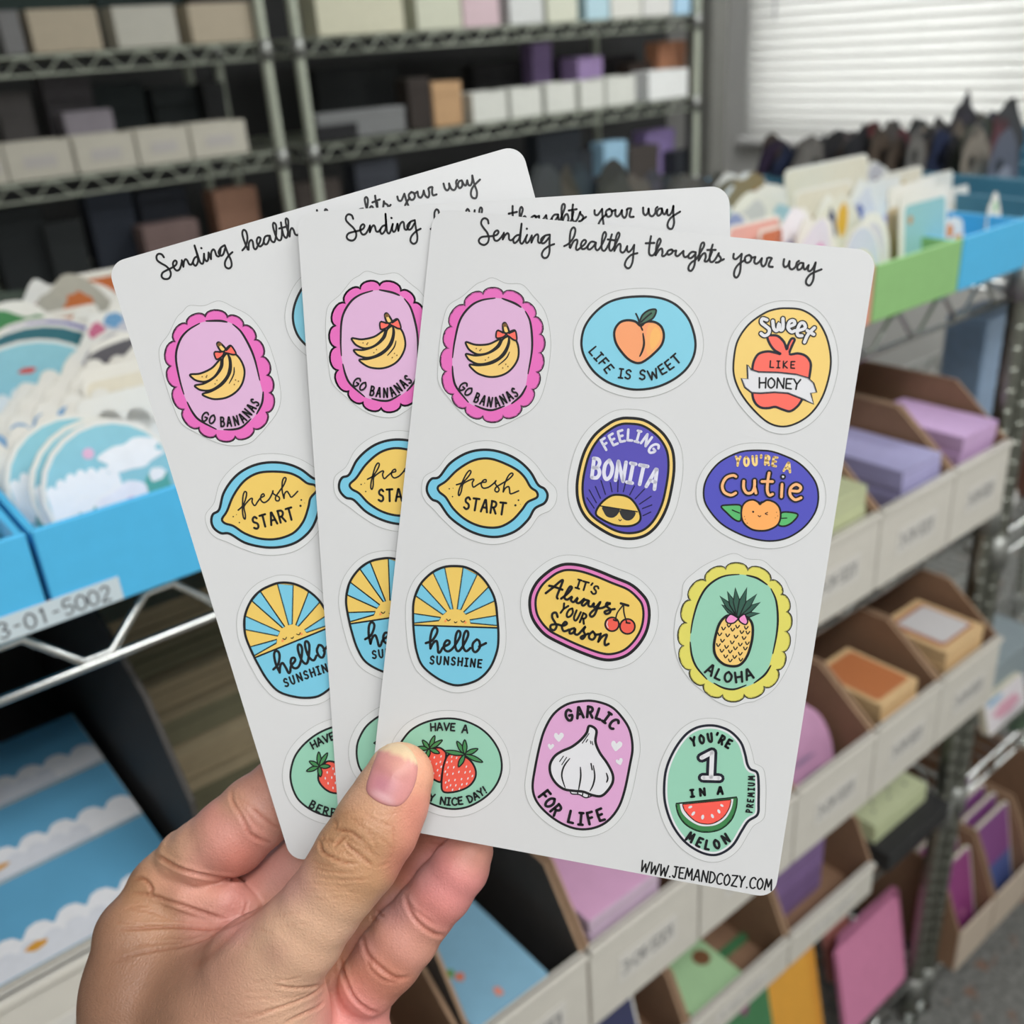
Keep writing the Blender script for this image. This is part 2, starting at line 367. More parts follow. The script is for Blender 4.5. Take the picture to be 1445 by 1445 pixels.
# ================================================================ wire racks
def chrome(name, col=(.55, .56, .55), rough=.22):
    return mat(name, col, rough=rough, metal=1.0, noise=.08, nscale=200)
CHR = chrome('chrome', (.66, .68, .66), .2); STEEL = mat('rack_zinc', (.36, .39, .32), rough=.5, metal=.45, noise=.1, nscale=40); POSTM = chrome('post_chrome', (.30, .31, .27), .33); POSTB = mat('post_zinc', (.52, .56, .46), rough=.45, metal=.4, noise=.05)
def wire_rack(label, X0, X1, Y0, Y1, levels, ztop, metal, group=None, h=.0345, pm=None):
    r = empty('wire_shelving_rack', (X0, Y0, 0), label, 'shelving rack', group); W_, D_ = X1 - X0, Y1 - Y0
    # post: grooved tube
    vs, fs, n = [], [], 12; rad = .0125; zs = []; z = .03
    while z < ztop:
        zs += [(z, rad), (z + .0215, rad), (z + .0222, rad * .955), (z + .0247, rad * .955)]; z += .0254
    zs = [(.03, rad * .6)] + zs + [(ztop, rad * .6)]
    for z, q in zs: vs += [(q * math.cos(2 * math.pi * k / n), q * math.sin(2 * math.pi * k / n), z) for k in range(n)]
    for i in range(len(zs) - 1):
        for k in range(n): fs.append((i * n + k, i * n + (k + 1) % n, (i + 1) * n + (k + 1) % n, (i + 1) * n + k))
    fs += [tuple(range(n))[::-1], tuple((len(zs) - 1) * n + k for k in range(n))]
    m = MB(); m.add(vs, fs, metal); p0 = m.build('post', r); p0.data.materials[0] = pm or metal
    m = MB(); m.tube([(0, 0, 0), (0, 0, .008)], .0155, CHR, 10); m.tube([(0, 0, .008), (0, 0, .035)], .006, CHR, 8); f0 = m.build('levelling_foot', p0)
    p0.location = (0, 0, 0)
    for x, y in ((W_, 0), (0, D_), (W_, D_)):
        c = p0.copy(); COL.objects.link(c); c.parent = r; c.location = (x, y, 0); f = f0.copy(); COL.objects.link(f); f.parent = c
    a, b = .016, .016
    m = MB(); rr = .0031
    for y in (0, D_):
        for z, q in ((0, rr), (-h, rr * .9)): m.tube([(a, y, z), (W_ - a, y, z)], q, metal, 8)
        pts = []; x = a + .01; st = .041; k = 0                                  # zigzag truss wire with flats along each rail
        while x < W_ - a - .01:
            zz = -h + .004 if k % 2 == 0 else -.004
            pts += [(x - .008, y - .001, zz), (x + .008, y - .001, zz)]; x += st; k += 1
        m.tube(pts, rr * .8, metal, 6)
    for x in (0, W_):
        for z, q in ((0, rr), (-h, rr * .9)): m.tube([(x, b, z), (x, D_ - b, z)], q, metal, 8)
        pts = []; y = b + .01; k = 0
        while y < D_ - b - .01:
            zz = -h + .004 if k % 2 == 0 else -.004
            pts += [(x, y - .008, zz), (x, y + .008, zz)]; y += .041; k += 1
        m.tube(pts, rr * .8, metal, 6)
    fr = m.build('shelf_frame', r, smooth=True)
    m = MB(); x = .03
    while x < W_ - .02:
        m.tube([(x, .001, .004), (x, D_ - .001, .004)], .0016, metal, 5, caps=False); x += .0254
    for y in (D_ * .33, D_ * .66): m.tube([(.01, y, 0), (W_ - .01, y, 0)], .003, metal, 6)
    dk = m.build('deck_wires', r, smooth=True); dk['kind'] = 'stuff'
    m = MB(); m.tube([(0, 0, -h - .004), (0, 0, .006)], [.0175, .0150], mat('collar', (.35, .36, .34), rough=.45, metal=.8), 12); c0 = m.build('corner_collar', r, smooth=True); first = True
    for i, z in enumerate(levels):
        for x in (0, W_):
            for y in (0, D_):
                c = c0 if first else c0.copy()
                if not first: COL.objects.link(c); c.parent = r
                first = False; c.location = (x, y, z)
        for o in (fr, dk):
            c = o
            if i: c = o.copy(); COL.objects.link(c); c.parent = r
            c.location = (0, 0, z)
    return r
E0 = EYE.z
LV = [E0 - .262, E0 - .554, E0 - .811, E0 - 1.035, E0 - 1.40]
wire_rack('chrome wire rack holding the rows of bins behind the hand', -.42, 1.138, .515, .975, LV, E0 - .262, CHR, pm=POSTM)
LVB = [E0 - .262, E0 - .62, E0 - 1.03, E0 - 1.405]
wire_rack('chrome wire rack at the right edge beyond the double posts', 1.175, 2.40, .515, .975, LVB, E0 - .262, CHR, pm=POSTM)
LC = [E0 - .45 - .0, E0 - .205, E0 + .03, E0 + .29, E0 - .75, E0 - 1.1]
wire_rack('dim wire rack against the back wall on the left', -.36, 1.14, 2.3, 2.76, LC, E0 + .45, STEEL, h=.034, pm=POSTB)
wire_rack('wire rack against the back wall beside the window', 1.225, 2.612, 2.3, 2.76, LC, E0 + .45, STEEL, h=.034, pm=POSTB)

# ================================================================ bins and goods
KRAFT = mat('kraft_inside', rgb(140, 108, 84), rough=.8, noise=.06, nscale=120)
CARDW = mat('white_cardboard', rgb(214, 210, 200), rough=.6, noise=.03, nscale=50)
LBL = mat('bin_label', rgb(218, 215, 208), rough=.5); INKG = mat('label_ink', rgb(128, 128, 130), rough=.6)
EDGE = mat('cardboard_edge', rgb(165, 135, 108), rough=.85, noise=.1)
def code_text(t, xa, xb, zc, h, y, parent):            # shelf code printed on a label facing -Y
    q = MB(); n = len(t)
    for i, ch in enumerate(t):
        cx = xa + (xb - xa) * i / (n - 1); cw = GL[ch][0] * h * .9
        for st in GL[ch][1]:
            P = [(cx + (a - .5) * cw, zc + (b - .5) * h) for a, b in pp(st)]
            if ch not in ANG and len(P) > 2: P = catmull(P, 4)
            for (x0, z0), (x1, z1) in zip(P, P[1:]):
                d = math.hypot(x1 - x0, z1 - z0) or 1; nx, nz = -(z1 - z0) / d * h * .06, (x1 - x0) / d * h * .06
                q.add([(x0 + nx, y, z0 + nz), (x0 - nx, y, z0 - nz), (x1 - nx, y, z1 - nz), (x1 + nx, y, z1 + nz)], [(0, 1, 2, 3)], INKG)
    return q.build('label_print', parent, recalc=False)
def bin_(name, label, cat, X0, X1, Yf, zb, lip=.093, hi=.15, dep=.40, front=None, side=KRAFT, group=None, prof=None, t=.0035, lab=True, gap=.0015, edge=None, code='3-04-5001'):
    X0 += gap; X1 -= gap; w_ = X1 - X0; r = empty(name, (X0, Yf, zb), label, cat, group); edge = edge or EDGE; front = front or CARDW
    m = MB(); m.box(0, 0, 0, w_, t, lip, front); (m.box(0, -.003, lip - .006, w_, t + .003, lip, front) if lab else None); bevel(m.build('front_panel', r), .001)
    prof = prof or [(t, 0), (t, lip - .002), (.075, hi), (dep, hi), (dep, 0)]
    Ms = Matrix(((0, 0, 1, 0), (1, 0, 0, 0), (0, 1, 0, 0), (0, 0, 0, 1)))
    for x in (0, w_ - t):
        m = MB(); m.prism(prof, x, x + t, side, Ms, msides=edge); m.build('side_panel', r)
    m = MB(); m.box(t, dep - t, 0, w_ - t, dep, hi, side); m.build('back_panel', r)
    m = MB(); m.box(t, t, 0, w_ - t, dep - t, t, side); m.build('bottom_panel', r)
    if lab:
        lb = MB(); lb.box(w_ * .24, -.0006, lip * .30, w_ * .78, -.0001, lip * .64, LBL)
        o = lb.build('paper_label', r); code_text(code, w_ * .30, w_ * .72, lip * .47, lip * .16, -.00075, o)
    return r
CM = {}
def cm(c, k=1.0, rough=.5):
    key = ('c', c, rough)
    if key not in CM: CM[key] = mat('print_%02x%02x%02x' % tuple(int(v) for v in c) + ('g' if rough < .5 else ''), rgb(*c, k), rough=rough, noise=.03, nscale=150)
    return CM[key]
def shape(kind, w_, h, rnd=random):
    if kind == 'circle': return [(w_ / 2 * math.cos(t * .2618), h / 2 + h / 2 * math.sin(t * .2618)) for t in range(24)]
    if kind == 'card':
        r_ = min(w_, h) * .08; P = []
        for cx, cy, a0 in ((w_ / 2 - r_, h - r_, 0), (-w_ / 2 + r_, h - r_, 90), (-w_ / 2 + r_, r_, 180), (w_ / 2 - r_, r_, 270)):
            P += [(cx + r_ * math.cos(math.radians(a0 + 30 * k)), cy + r_ * math.sin(math.radians(a0 + 30 * k))) for k in range(4)]
        return P
    if kind == 'cloud':
        P = []; n = 7
        P = [(w_ / 2, 0), (w_ / 2, h * .6)]
        for k in range(n):
            cx = w_ / 2 - w_ * (k + .5) / n; hh = h * (.74 + .2 * math.sin(math.pi * (k + .5) / n)); rr_ = w_ / n / 2
            P += [(cx + rr_ * math.cos(a_), hh + rr_ * 1.2 * math.sin(a_)) for a_ in (0.3, 1.0, 1.57, 2.1, 2.8)]
        return P + [(-w_ / 2, h * .6), (-w_ / 2, 0)]
    n = 15; q = random.Random(int(w_ * 1e5) + int(h * 1e4) * 7)                       # blob: an irregular character outline
    P = [(w_ / 2 * math.cos(2 * math.pi * k / n) * (.74 + .46 * q.random()), h / 2 + h / 2 * math.sin(2 * math.pi * k / n) * (.78 + .38 * q.random())) for k in range(n)]
    y0 = min(p[1] for p in P); return catmull([(x, y - y0) for x, y in P], 3, True)
WB = mat('sticker_border', rgb(238, 236, 228), rough=.45, noise=.01)
KRB = mat('sticker_back', rgb(225, 218, 196), rough=.6, noise=.03)
def diecut(label, x, y, z, kind, w_, h, prints, lean=.16, yaw=0.0, group=None, border=.0026, back=None, thick=.0012, roll=0.0):
    """a sticker pack standing on edge; prints = list of (colour, kind, cx, cy, w, h) in sticker units"""
    P = shape(kind, w_, h); m = MB(); m.prism(P, 0, thick, back or WB, msides=back or KRB)
    r = m.build('die_cut_sticker'); tag(r, label, 'sticker', group)
    r.matrix_world = Matrix.Translation((x, y, z)) @ Matrix.Rotation(yaw, 4, 'Z') @ Matrix.Rotation(math.pi / 2 - lean, 4, 'X') @ Matrix.Rotation(roll, 4, 'Z')
    if prints:
        q = MB(); l = 0
        for c, k, cx, cy, pw, ph in prints:
            l += 1; Q = shape(k, (w_ - 2 * border) * pw, (h - 2 * border) * ph)
            ox = cx * (w_ / 2 - border); oy = border + cy * (h - 2 * border)
            T = Matrix.Translation((ox, oy, 0)); q.flat([(p[0] + ox, p[1] + oy) for p in Q], thick + l * .00012, cm(c))
        q.build('print', r, recalc=False)
    return r
def dc_at(px, py, Y, zb, label, kind, w_, prints, group=None, **k):
    """sticker pack whose top shows at the photo point (px,py) when it stands Y into the room"""
    t = atY(px, py, Y); h = max(.02, (t.z - zb) / math.cos(k.get('lean', .16)))
    return diecut(label, t.x, Y, zb, kind, w_, h, prints, group=group, **k)
def pad(name, label, cat, x0, y0, x1, y1, z0, z1, top, edge, prints=(), group=None, tilt=0.0, yaw=0.0):
    """stack of printed sheets lying flat: block of page edges, a cover, printed motif"""
    r = empty(name, ((x0 + x1) / 2, (y0 + y1) / 2, z0), label, cat, group); a, b, h = (x1 - x0) / 2, (y1 - y0) / 2, z1 - z0
    m = MB(); n = max(1, int(h / .006))
    for k in range(n):
        j = random.uniform(-.0008, .0008); m.box(-a + j, -b + j, h * k / n, a + j, b + j, h * (k + 1) / n - .0006, edge)
    m.build('page_block', r)
    m = MB(); m.box(-a, -b, h - .0006, a, b, h, top); c = m.build('cover_sheet', r)
    if prints:
        m = MB()
        for i, (cc, k, cx, cy, pw, ph) in enumerate(prints):
            Q = shape(k, 2 * a * pw, 2 * b * ph); m.flat([(p[0] + cx * a, p[1] - b + cy * 2 * b) for p in Q], h + .0003 * (i + 1), cm(cc))
        m.build('cover_print', c, recalc=False)
    r.rotation_euler = (tilt, 0, yaw); return r

BLUE = mat('blue_board', rgb(80, 184, 232, 1.05), rough=.5, noise=.03, nscale=80); GREEN = mat('green_board', rgb(146, 196, 126), rough=.55, noise=.03)
SALM = mat('salmon_board', rgb(226, 160, 140), rough=.55, noise=.03)
TOP = LV[0] + .006
edges = [-.215, -.07, .080, .222, .368, .514, .66, .807, .957, 1.097]
bc = [BLUE, BLUE, BLUE, BLUE, GREEN, BLUE, SALM, GREEN, BLUE]
bl_ = ['blue bin off the left edge of the top shelf', 'blue bin at the far left of the top shelf holding speckled stickers', 'blue bin of snowy mountain stickers left of the sheets', 'blue bin on the top shelf just behind the left sheet',
       'green bin on the top shelf hidden behind the fan of sheets', 'blue bin on the top shelf behind the middle sheet', 'salmon bin on the top shelf behind the front sheet', 'green bin at the top right of the front sheet', 'light blue bin at the right end of the top shelf']
for i in range(9):
    if i in (0,): continue
    bin_('sticker_bin', bl_[i], 'bin', edges[i], edges[i + 1], .4965, TOP, lip=.053, hi=.056 if i < 7 else .068, dep=.44, front=bc[i], side=bc[i], prof=[(.0035, 0), (.0035, .05), (.02, .05), (.44, .056), (.44, 0)], lab=False, group='colour bins along the top shelf', edge=bc[i])
# the shelf code strip on the blue bins
t = MB(); t.box(0, 0, 0, .106, .0006, .0135, mat('label_tape', rgb(206, 220, 226), rough=.3)); strip = t.build('shelf_code_label'); tag(strip, 'clear label strip reading 3-01-5002 on the blue bins', 'label')
strip.location = (.009, .4955, TOP + .001)
INKG2 = INKG; INKG = mat('code_ink', rgb(70, 70, 76), rough=.5)
code_text('3-01-5002', .047, .0975, .0066, .0086, -.0002, strip).name = 'code_lettering'; INKG = INKG2
# --- stickers filed in the left blue bin
zb = TOP + .005
sc1 = [((150, 208, 220), 'circle', 0, 0, 1, 1), ((236, 190, 216), 'circle', -.22, .76, .09, .09), ((250, 250, 250), 'cloud', -.42, .26, .56, .42), ((250, 250, 250), 'blob', .40, .58, .52, .24), ((250, 250, 250), 'cloud', .0, .06, .80, .24),
       ((84, 170, 160), 'blob', -.50, .14, .24, .30), ((250, 250, 250), 'blob', -.50, .36, .15, .13), ((250, 250, 250), 'blob', -.48, .24, .2, .05), ((92, 176, 166), 'blob', .70, .24, .24, .28), ((250, 250, 250), 'blob', .70, .44, .14, .12), ((246, 244, 250), 'blob', .12, .14, .46, .38), ((216, 176, 222), 'blob', .12, .12, .34, .26), ((222, 112, 190), 'blob', .12, .18, .16, .14)]
G1 = 'round snowy mountain stickers filed in the left blue bin'
for i, (x, y, l) in enumerate(((.1375, .545, 'front round sticker of pale blue snowy mountains with a pink hut'), (.1335, .553, 'second round mountain sticker, only its cream rim showing behind the front one'), (.1255, .572, 'rearmost round mountain sticker, a blue crescent showing'))):
    diecut(l, x, y, zb, 'circle', .076, .076, sc1, lean=.14, group=G1)
WC = [(118, 604, .600, 'front white cloud sticker touching the round mountain ones'), (112, 588, .616, 'second white cloud sticker'), (108, 572, .632, 'white cloud sticker with a wavy blue band in the left bin'), (122, 560, .648, 'white cloud sticker right behind the blue banded one'),
      (118, 550, .664, 'white cloud sticker in the middle of the row'), (128, 540, .680, 'off white cloud sticker behind the middle of the row'), (132, 531, .696, 'ivory cloud sticker near the back of the row'), (138, 522, .712, 'second rearmost ivory cloud sticker'), (140, 512, .728, 'rearmost ivory cloud sticker below the teal round one')]
for i, (px_, py_, Y_, l_) in enumerate(WC):
    pr = [((134, 176, 212), 'cloud', -.1, .30, .9, .62), ((240, 240, 240), 'cloud', 0, 0, 1.0, .74)] if i == 2 else [(tuple(int(v - 3 * (i % 3)) for v in (238, 237, 231)), 'cloud', 0, 0, .93, .9)]
    dc_at(px_, py_, Y_, zb, l_, 'cloud', .118, pr, lean=.12, group='white cloud stickers in the left blue bin')
for i, (px, py, Y, l, k, w_, pr) in enumerate((
    (38, 462, .80, 'large round teal and navy sticker behind the white clouds', 'circle', .115, [((48, 110, 122), 'circle', 0, 0, 1, 1), ((110, 180, 175), 'circle', 0, .06, .86, .8), ((225, 235, 235), 'circle', 0, 0, .74, .7)]),
    (30, 484, .785, 'large round pale blue sticker with a red bird', 'circle', .105, [((150, 205, 215), 'circle', 0, 0, 1, 1), ((214, 70, 60), 'blob', .0, .68, .12, .07), ((235, 238, 236), 'cloud', 0, 0, .8, .5)]),
    (45, 453, .815, 'round sticker with a violet rim behind the teal one', 'circle', .115, [((96, 92, 170), 'circle', 0, 0, 1, 1), ((236, 236, 240), 'circle', 0, 0, .93, .93)]),
    (10, 430, .84, 'leafy green bush shaped sticker at the far left', 'blob', .10, [((70, 140, 84), 'blob', 0, .05, .95, .9), ((140, 190, 140), 'blob', .1, .3, .5, .4)]),
    (100, 398, .885, 'cream mushroom shaped sticker with an orange cap', 'blob', .070, [((178, 174, 160), 'blob', 0, 0, 1.04, 1.02), ((196, 108, 50), 'blob', .1, .62, .4, .3)]),
    (143, 384, .905, 'white sticker with a square orange block near the sheet corner', 'card', .055, [((222, 220, 208), 'card', 0, 0, 1, 1), ((196, 104, 44), 'card', .1, .50, .6, .46)]),
    (88, 440, .855, 'white sticker with an upright orange carrot patch', 'card', .060, [((226, 222, 212), 'card', 0, 0, 1, 1), ((202, 112, 52), 'card', .05, .35, .36, .60), ((236, 160, 180), 'blob', .4, .2, .3, .2)]),
    (60, 402, .925, 'dusky pink sticker in the back of the left bin', 'blob', .06, [((176, 130, 130), 'blob', 0, .1, .9, .85)]),
    (120, 412, .895, 'cream sticker with brown dots behind the orange ones', 'blob', .075, [((214, 210, 196), 'blob', 0, 0, 1, 1), ((150, 96, 60), 'blob', -.3, .7, .16, .12), ((150, 96, 60), 'blob', .4, .6, .16, .12)]),
    (20, 396, .935, 'dark green foliage sticker at the back of the left bin', 'blob', .11, [((60, 72, 60), 'blob', 0, 0, 1.04, 1.02)]),
    (125, 440, .845, 'white sticker with small brown legs beside the carrot patch', 'blob', .085, [((218, 214, 204), 'blob', 0, 0, 1, 1)]),
    )):
    dc_at(px, py, Y, zb, l, k, w_, pr, lean=.12, group='mixed stickers in the back of the left blue bin')
for i, (px, py, Y, l, k, w_, pr) in enumerate((
    (170, 430, .79, 'grey sticker with pink and blue flowers by the sheet edge', 'blob', .085, [((206, 204, 210), 'blob', 0, 0, 1, 1), ((206, 110, 140), 'blob', -.5, .74, .16, .16), ((110, 160, 200), 'blob', -.15, .8, .2, .14)]),
    (165, 456, .75, 'charcoal grey cat sticker with striped back', 'blob', .085, [((170, 168, 176), 'blob', 0, .02, .96, .96), ((82, 80, 88), 'blob', .1, .1, .75, .75), ((130, 128, 136), 'blob', .2, .1, .5, .5)]),
    (172, 478, .72, 'dark grey rounded sticker in front of the striped cat', 'blob', .08, [((94, 92, 98), 'blob', 0, .02, .95, .95), ((150, 148, 152), 'blob', .1, .1, .6, .7)]),
    (185, 498, .69, 'brown and pink sticker with green leaves by the sheet edge', 'blob', .07, [((120, 82, 62), 'blob', 0, .3, .9, .66), ((140, 190, 100), 'blob', -.2, .3, .6, .2), ((222, 160, 140), 'blob', .2, .45, .3, .2)]),
    (176, 512, .67, 'white card with bright green corner in the second blue bin', 'card', .06, [((140, 196, 104), 'card', 0, .6, .8, .2)]),
    (205, 520, .64, 'cream card in front of the second blue bin', 'card', .08, [((230, 224, 206), 'card', 0, 0, 1, 1)]),
    (215, 545, .60, 'plain white sticker card nearest the front of the second bin', 'card', .09, []))):
    dc_at(px, py, Y, zb, l, k, w_, pr, lean=.12, group='stickers in the second blue bin behind the left sheet', yaw=0)
for i in range(4):
    diecut(['front', 'second', 'third', 'rearmost'][i] + ' white sticker peppered with tiny black specks at the left edge', .035, .54 + .02 * i, zb, 'card', .075, .062 - .003 * i, [((236, 236, 234), 'card', 0, 0, 1, 1)] + [((40, 44, 52), 'circle', random.uniform(-.8, .9), random.uniform(.1, .85), .05, .06) for _ in range(12)], lean=.14, group='speckled white stickers in the far left bin')

# --- stickers at the right end of the top shelf
def spots(n, cols, base):
    return [(base, 'card', 0, 0, 1, 1)] + [(random.choice(cols), 'blob', random.uniform(-.6, .6), random.uniform(.1, .7), random.uniform(.12, .3), random.uniform(.12, .28)) for _ in range(n)]
CR = (228, 222, 204); IV = (236, 234, 226)
RS = [
    (1315, 268, .535, 'turquoise picture card with a white border in the green bin', 'card', .088, [((150, 200, 204), 'card', .06, .0, .9, .9), ((206, 150, 90), 'blob', -.6, .68, .1, .1), ((245, 240, 240), 'cloud', -.3, .0, .3, .3), ((222, 160, 160), 'blob', .45, .12, .14, .14)]),
    (1298, 258, .56, 'wide ivory backing card behind the turquoise picture card', 'card', .085, [((206, 186, 150), 'card', -.8, .1, .35, .7)]),
    (1225, 318, .515, 'pale rainbow shaped sticker in front of the green bin', 'circle', .062, [((206, 214, 226), 'circle', 0, 0, 1, 1), ((232, 228, 206), 'circle', 0, 0, .74, .74), ((170, 206, 214), 'circle', 0, 0, .5, .5)]),
    (1240, 300, .54, 'cream arch shaped sticker behind the pale rainbow one', 'circle', .06, [((214, 212, 222), 'circle', 0, .1, .8, .8), (CR, 'circle', 0, .05, .6, .6)]),
    (1352, 300, .555, 'white sticker of two orange foxes beside the blue bin', 'blob', .048, [((232, 140, 60), 'blob', -.45, .50, .42, .36), ((236, 150, 70), 'blob', .35, .22, .45, .36)]),
    (1412, 272, .54, 'small white sticker with a deep blue dome in the blue bin', 'blob', .030, [((66, 66, 160), 'blob', 0, .05, .8, .5), ((120, 190, 120), 'blob', .1, .7, .3, .2)]),
    (1135, 302, .56, 'white sticker with a pink unicorn mane', 'blob', .075, [((240, 236, 240), 'blob', 0, 0, 1, 1), ((226, 150, 206), 'blob', .3, .35, .35, .4), ((160, 160, 196), 'blob', -.4, .55, .3, .2)]),
    (1160, 308, .545, 'white sticker with lilac swirls near the top edge of the sheet', 'blob', .070, [((226, 222, 232), 'blob', 0, 0, 1, 1), ((216, 130, 190), 'blob', .2, .5, .3, .25)]),
    (1075, 312, .57, 'salmon pink card behind the top edge of the front sheet', 'card', .075, [((232, 176, 164), 'card', 0, 0, 1, 1)]),
    (1098, 322, .56, 'terracotta orange card standing against the salmon one', 'card', .035, [((206, 120, 84), 'card', 0, 0, 1, 1)]),
    (1190, 272, .60, 'white sticker with a yellow pear and navy stripes', 'blob', .08, [((232, 228, 214), 'blob', 0, 0, 1, 1), ((230, 180, 60), 'blob', .25, .50, .3, .36), ((70, 74, 110), 'blob', -.25, .5, .22, .4)]),
    (1172, 262, .63, 'cream card with a tan edge in the salmon bin', 'card', .10, [(CR, 'card', 0, 0, 1, 1), ((200, 184, 150), 'card', 0, .62, .9, .1)]),
    (1178, 228, .70, 'large cream card lying back across the salmon bin', 'card', .16, [((230, 224, 204), 'card', 0, 0, 1, 1)]),
    (1065, 282, .68, 'pale grey sticker with brown dots above the middle sheet corner', 'blob', .08, [((206, 206, 208), 'blob', 0, 0, 1, 1), ((96, 88, 70), 'blob', -.3, .5, .16, .16)]),
    (1095, 268, .70, 'white sticker with a light blue patch above the sheets', 'blob', .09, [(IV, 'blob', 0, 0, 1, 1), ((170, 206, 216), 'blob', .4, .5, .4, .3)]),
    (1050, 296, .64, 'periwinkle sticker just past the middle sheet corner', 'blob', .07, [((150, 164, 206), 'blob', 0, .05, .9, .9)]),
    (1225, 262, .62, 'white sticker with a steel blue outline in the green bin', 'blob', .075, [((222, 222, 226), 'blob', 0, 0, 1, 1), ((96, 110, 170), 'blob', -.2, .6, .3, .2)]),
    (1250, 250, .66, 'ivory sticker with lavender spots filed behind the cards', 'blob', .09, spots(4, [(120, 120, 180), (190, 180, 210)], IV)),
    (1280, 240, .70, 'ivory card with tan spots in the green bin', 'card', .09, spots(3, [(200, 180, 130), (220, 210, 180)], CR)),
    (1325, 246, .68, 'ivory card with sage spots near the blue bin', 'card', .085, spots(3, [(150, 170, 150), (90, 100, 130)], IV)),
    (1352, 262, .64, 'tall ivory sticker leaning by the blue bin', 'blob', .07, spots(2, [(210, 206, 190)], IV)),
    (1320, 200, .82, 'cream sticker of a sleeping bear with a red bow', 'blob', .13, [((226, 216, 200), 'blob', 0, 0, 1, 1), ((190, 90, 80), 'blob', -.45, .45, .22, .14)]),
    (1340, 218, .78, 'cream sticker with a crimson heart tag', 'blob', .11, [((222, 212, 196), 'blob', 0, 0, 1, 1), ((176, 60, 70), 'blob', .4, .3, .18, .14)]),
    (1240, 232, .78, 'white sticker with a maroon berry in the second row', 'blob', .09, [((206, 202, 206), 'blob', 0, 0, 1, 1), ((120, 44, 56), 'blob', .1, .55, .2, .2)]),
    (1265, 218, .84, 'dusty lavender sticker in the second row', 'blob', .10, [((150, 148, 170), 'blob', 0, 0, .95, .95)]),
    (1060, 242, .86, 'tan leaf shaped sticker beside the grey post', 'blob', .10, [((156, 136, 96), 'blob', 0, 0, .95, .95), ((170, 112, 56), 'blob', .3, .4, .25, .3)]),
    (1035, 246, .90, 'olive sticker standing at the back of the top shelf', 'blob', .10, [((124, 116, 92), 'blob', 0, 0, .95, .95)]),
]
for px, py, Y, l, k, w_, pr in RS: dc_at(px, py, Y, zb, l, k, w_, pr, lean=.10, group='stickers filed in the bins right of the sheets')
# dusky stickers at the back of the shelf, just above the middle sheet
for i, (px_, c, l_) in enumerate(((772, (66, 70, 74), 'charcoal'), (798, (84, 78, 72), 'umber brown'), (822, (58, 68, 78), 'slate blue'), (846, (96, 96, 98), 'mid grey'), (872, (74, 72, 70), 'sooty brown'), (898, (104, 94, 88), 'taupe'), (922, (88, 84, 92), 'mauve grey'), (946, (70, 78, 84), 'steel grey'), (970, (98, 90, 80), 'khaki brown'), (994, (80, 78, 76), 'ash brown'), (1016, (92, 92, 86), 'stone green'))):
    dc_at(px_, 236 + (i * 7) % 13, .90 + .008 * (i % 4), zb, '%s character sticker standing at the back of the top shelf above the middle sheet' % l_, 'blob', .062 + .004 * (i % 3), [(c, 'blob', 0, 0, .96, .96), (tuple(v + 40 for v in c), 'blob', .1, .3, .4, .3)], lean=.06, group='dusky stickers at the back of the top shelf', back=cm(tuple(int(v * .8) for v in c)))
# goods in the bins the sheets hide
ORD = ['first', 'second', 'third', 'fourth', 'fifth', 'sixth', 'seventh', 'eighth', 'ninth', 'tenth', 'eleventh']
for b in range(3, 7):
    xm = (edges[b] + edges[b + 1]) / 2; cs = [((236, 234, 226), (150, 196, 206)), ((228, 222, 206), (236, 176, 190)), ((230, 230, 226), (150, 190, 140)), ((236, 232, 220), (236, 196, 110))][b - 3]
    for k in range(11):
        diecut('%s sticker, %s from the front, in the %s behind the sheets' % (['pale blue spotted', 'rose spotted', 'leaf green spotted', 'golden yellow spotted'][b - 3], ORD[k], ['second blue bin', 'green bin', 'middle blue bin', 'salmon bin'][b - 3]), xm + .004 * ((k * 3) % 5 - 2), .60 + .026 * k, zb, 'blob', .086 + .004 * (k % 3), .07 + .003 * (k % 4), [(cs[0], 'blob', 0, 0, .96, .96), (cs[1], 'blob', .1 * (k % 3 - 1), .3, .5, .4)], lean=.12, group='pastel stickers behind the sheets')
# far row, backlight from the window painted in as dark sticker colours
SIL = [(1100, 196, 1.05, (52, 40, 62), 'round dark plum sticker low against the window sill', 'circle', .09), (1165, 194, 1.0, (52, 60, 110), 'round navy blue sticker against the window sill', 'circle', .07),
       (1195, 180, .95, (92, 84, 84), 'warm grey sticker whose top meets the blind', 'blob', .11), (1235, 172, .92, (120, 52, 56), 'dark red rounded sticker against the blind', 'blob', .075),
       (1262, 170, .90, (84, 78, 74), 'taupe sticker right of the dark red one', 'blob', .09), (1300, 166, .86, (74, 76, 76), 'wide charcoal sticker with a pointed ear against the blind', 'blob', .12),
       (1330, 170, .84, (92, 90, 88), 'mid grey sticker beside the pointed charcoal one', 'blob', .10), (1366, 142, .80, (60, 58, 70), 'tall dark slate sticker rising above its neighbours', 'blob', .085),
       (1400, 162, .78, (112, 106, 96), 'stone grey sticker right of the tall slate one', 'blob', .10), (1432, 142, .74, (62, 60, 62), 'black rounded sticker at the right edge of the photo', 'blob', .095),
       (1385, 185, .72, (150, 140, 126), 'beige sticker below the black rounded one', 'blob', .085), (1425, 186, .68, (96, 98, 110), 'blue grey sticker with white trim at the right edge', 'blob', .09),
       (1205, 206, 1.0, (70, 66, 70), 'smoky sticker standing below the warm grey one', 'blob', .11), (1280, 196, .92, (78, 74, 80), 'smoky violet sticker in the far row', 'blob', .13), (1345, 186, .84, (86, 90, 110), 'slate blue sticker in the far row', 'blob', .10)]
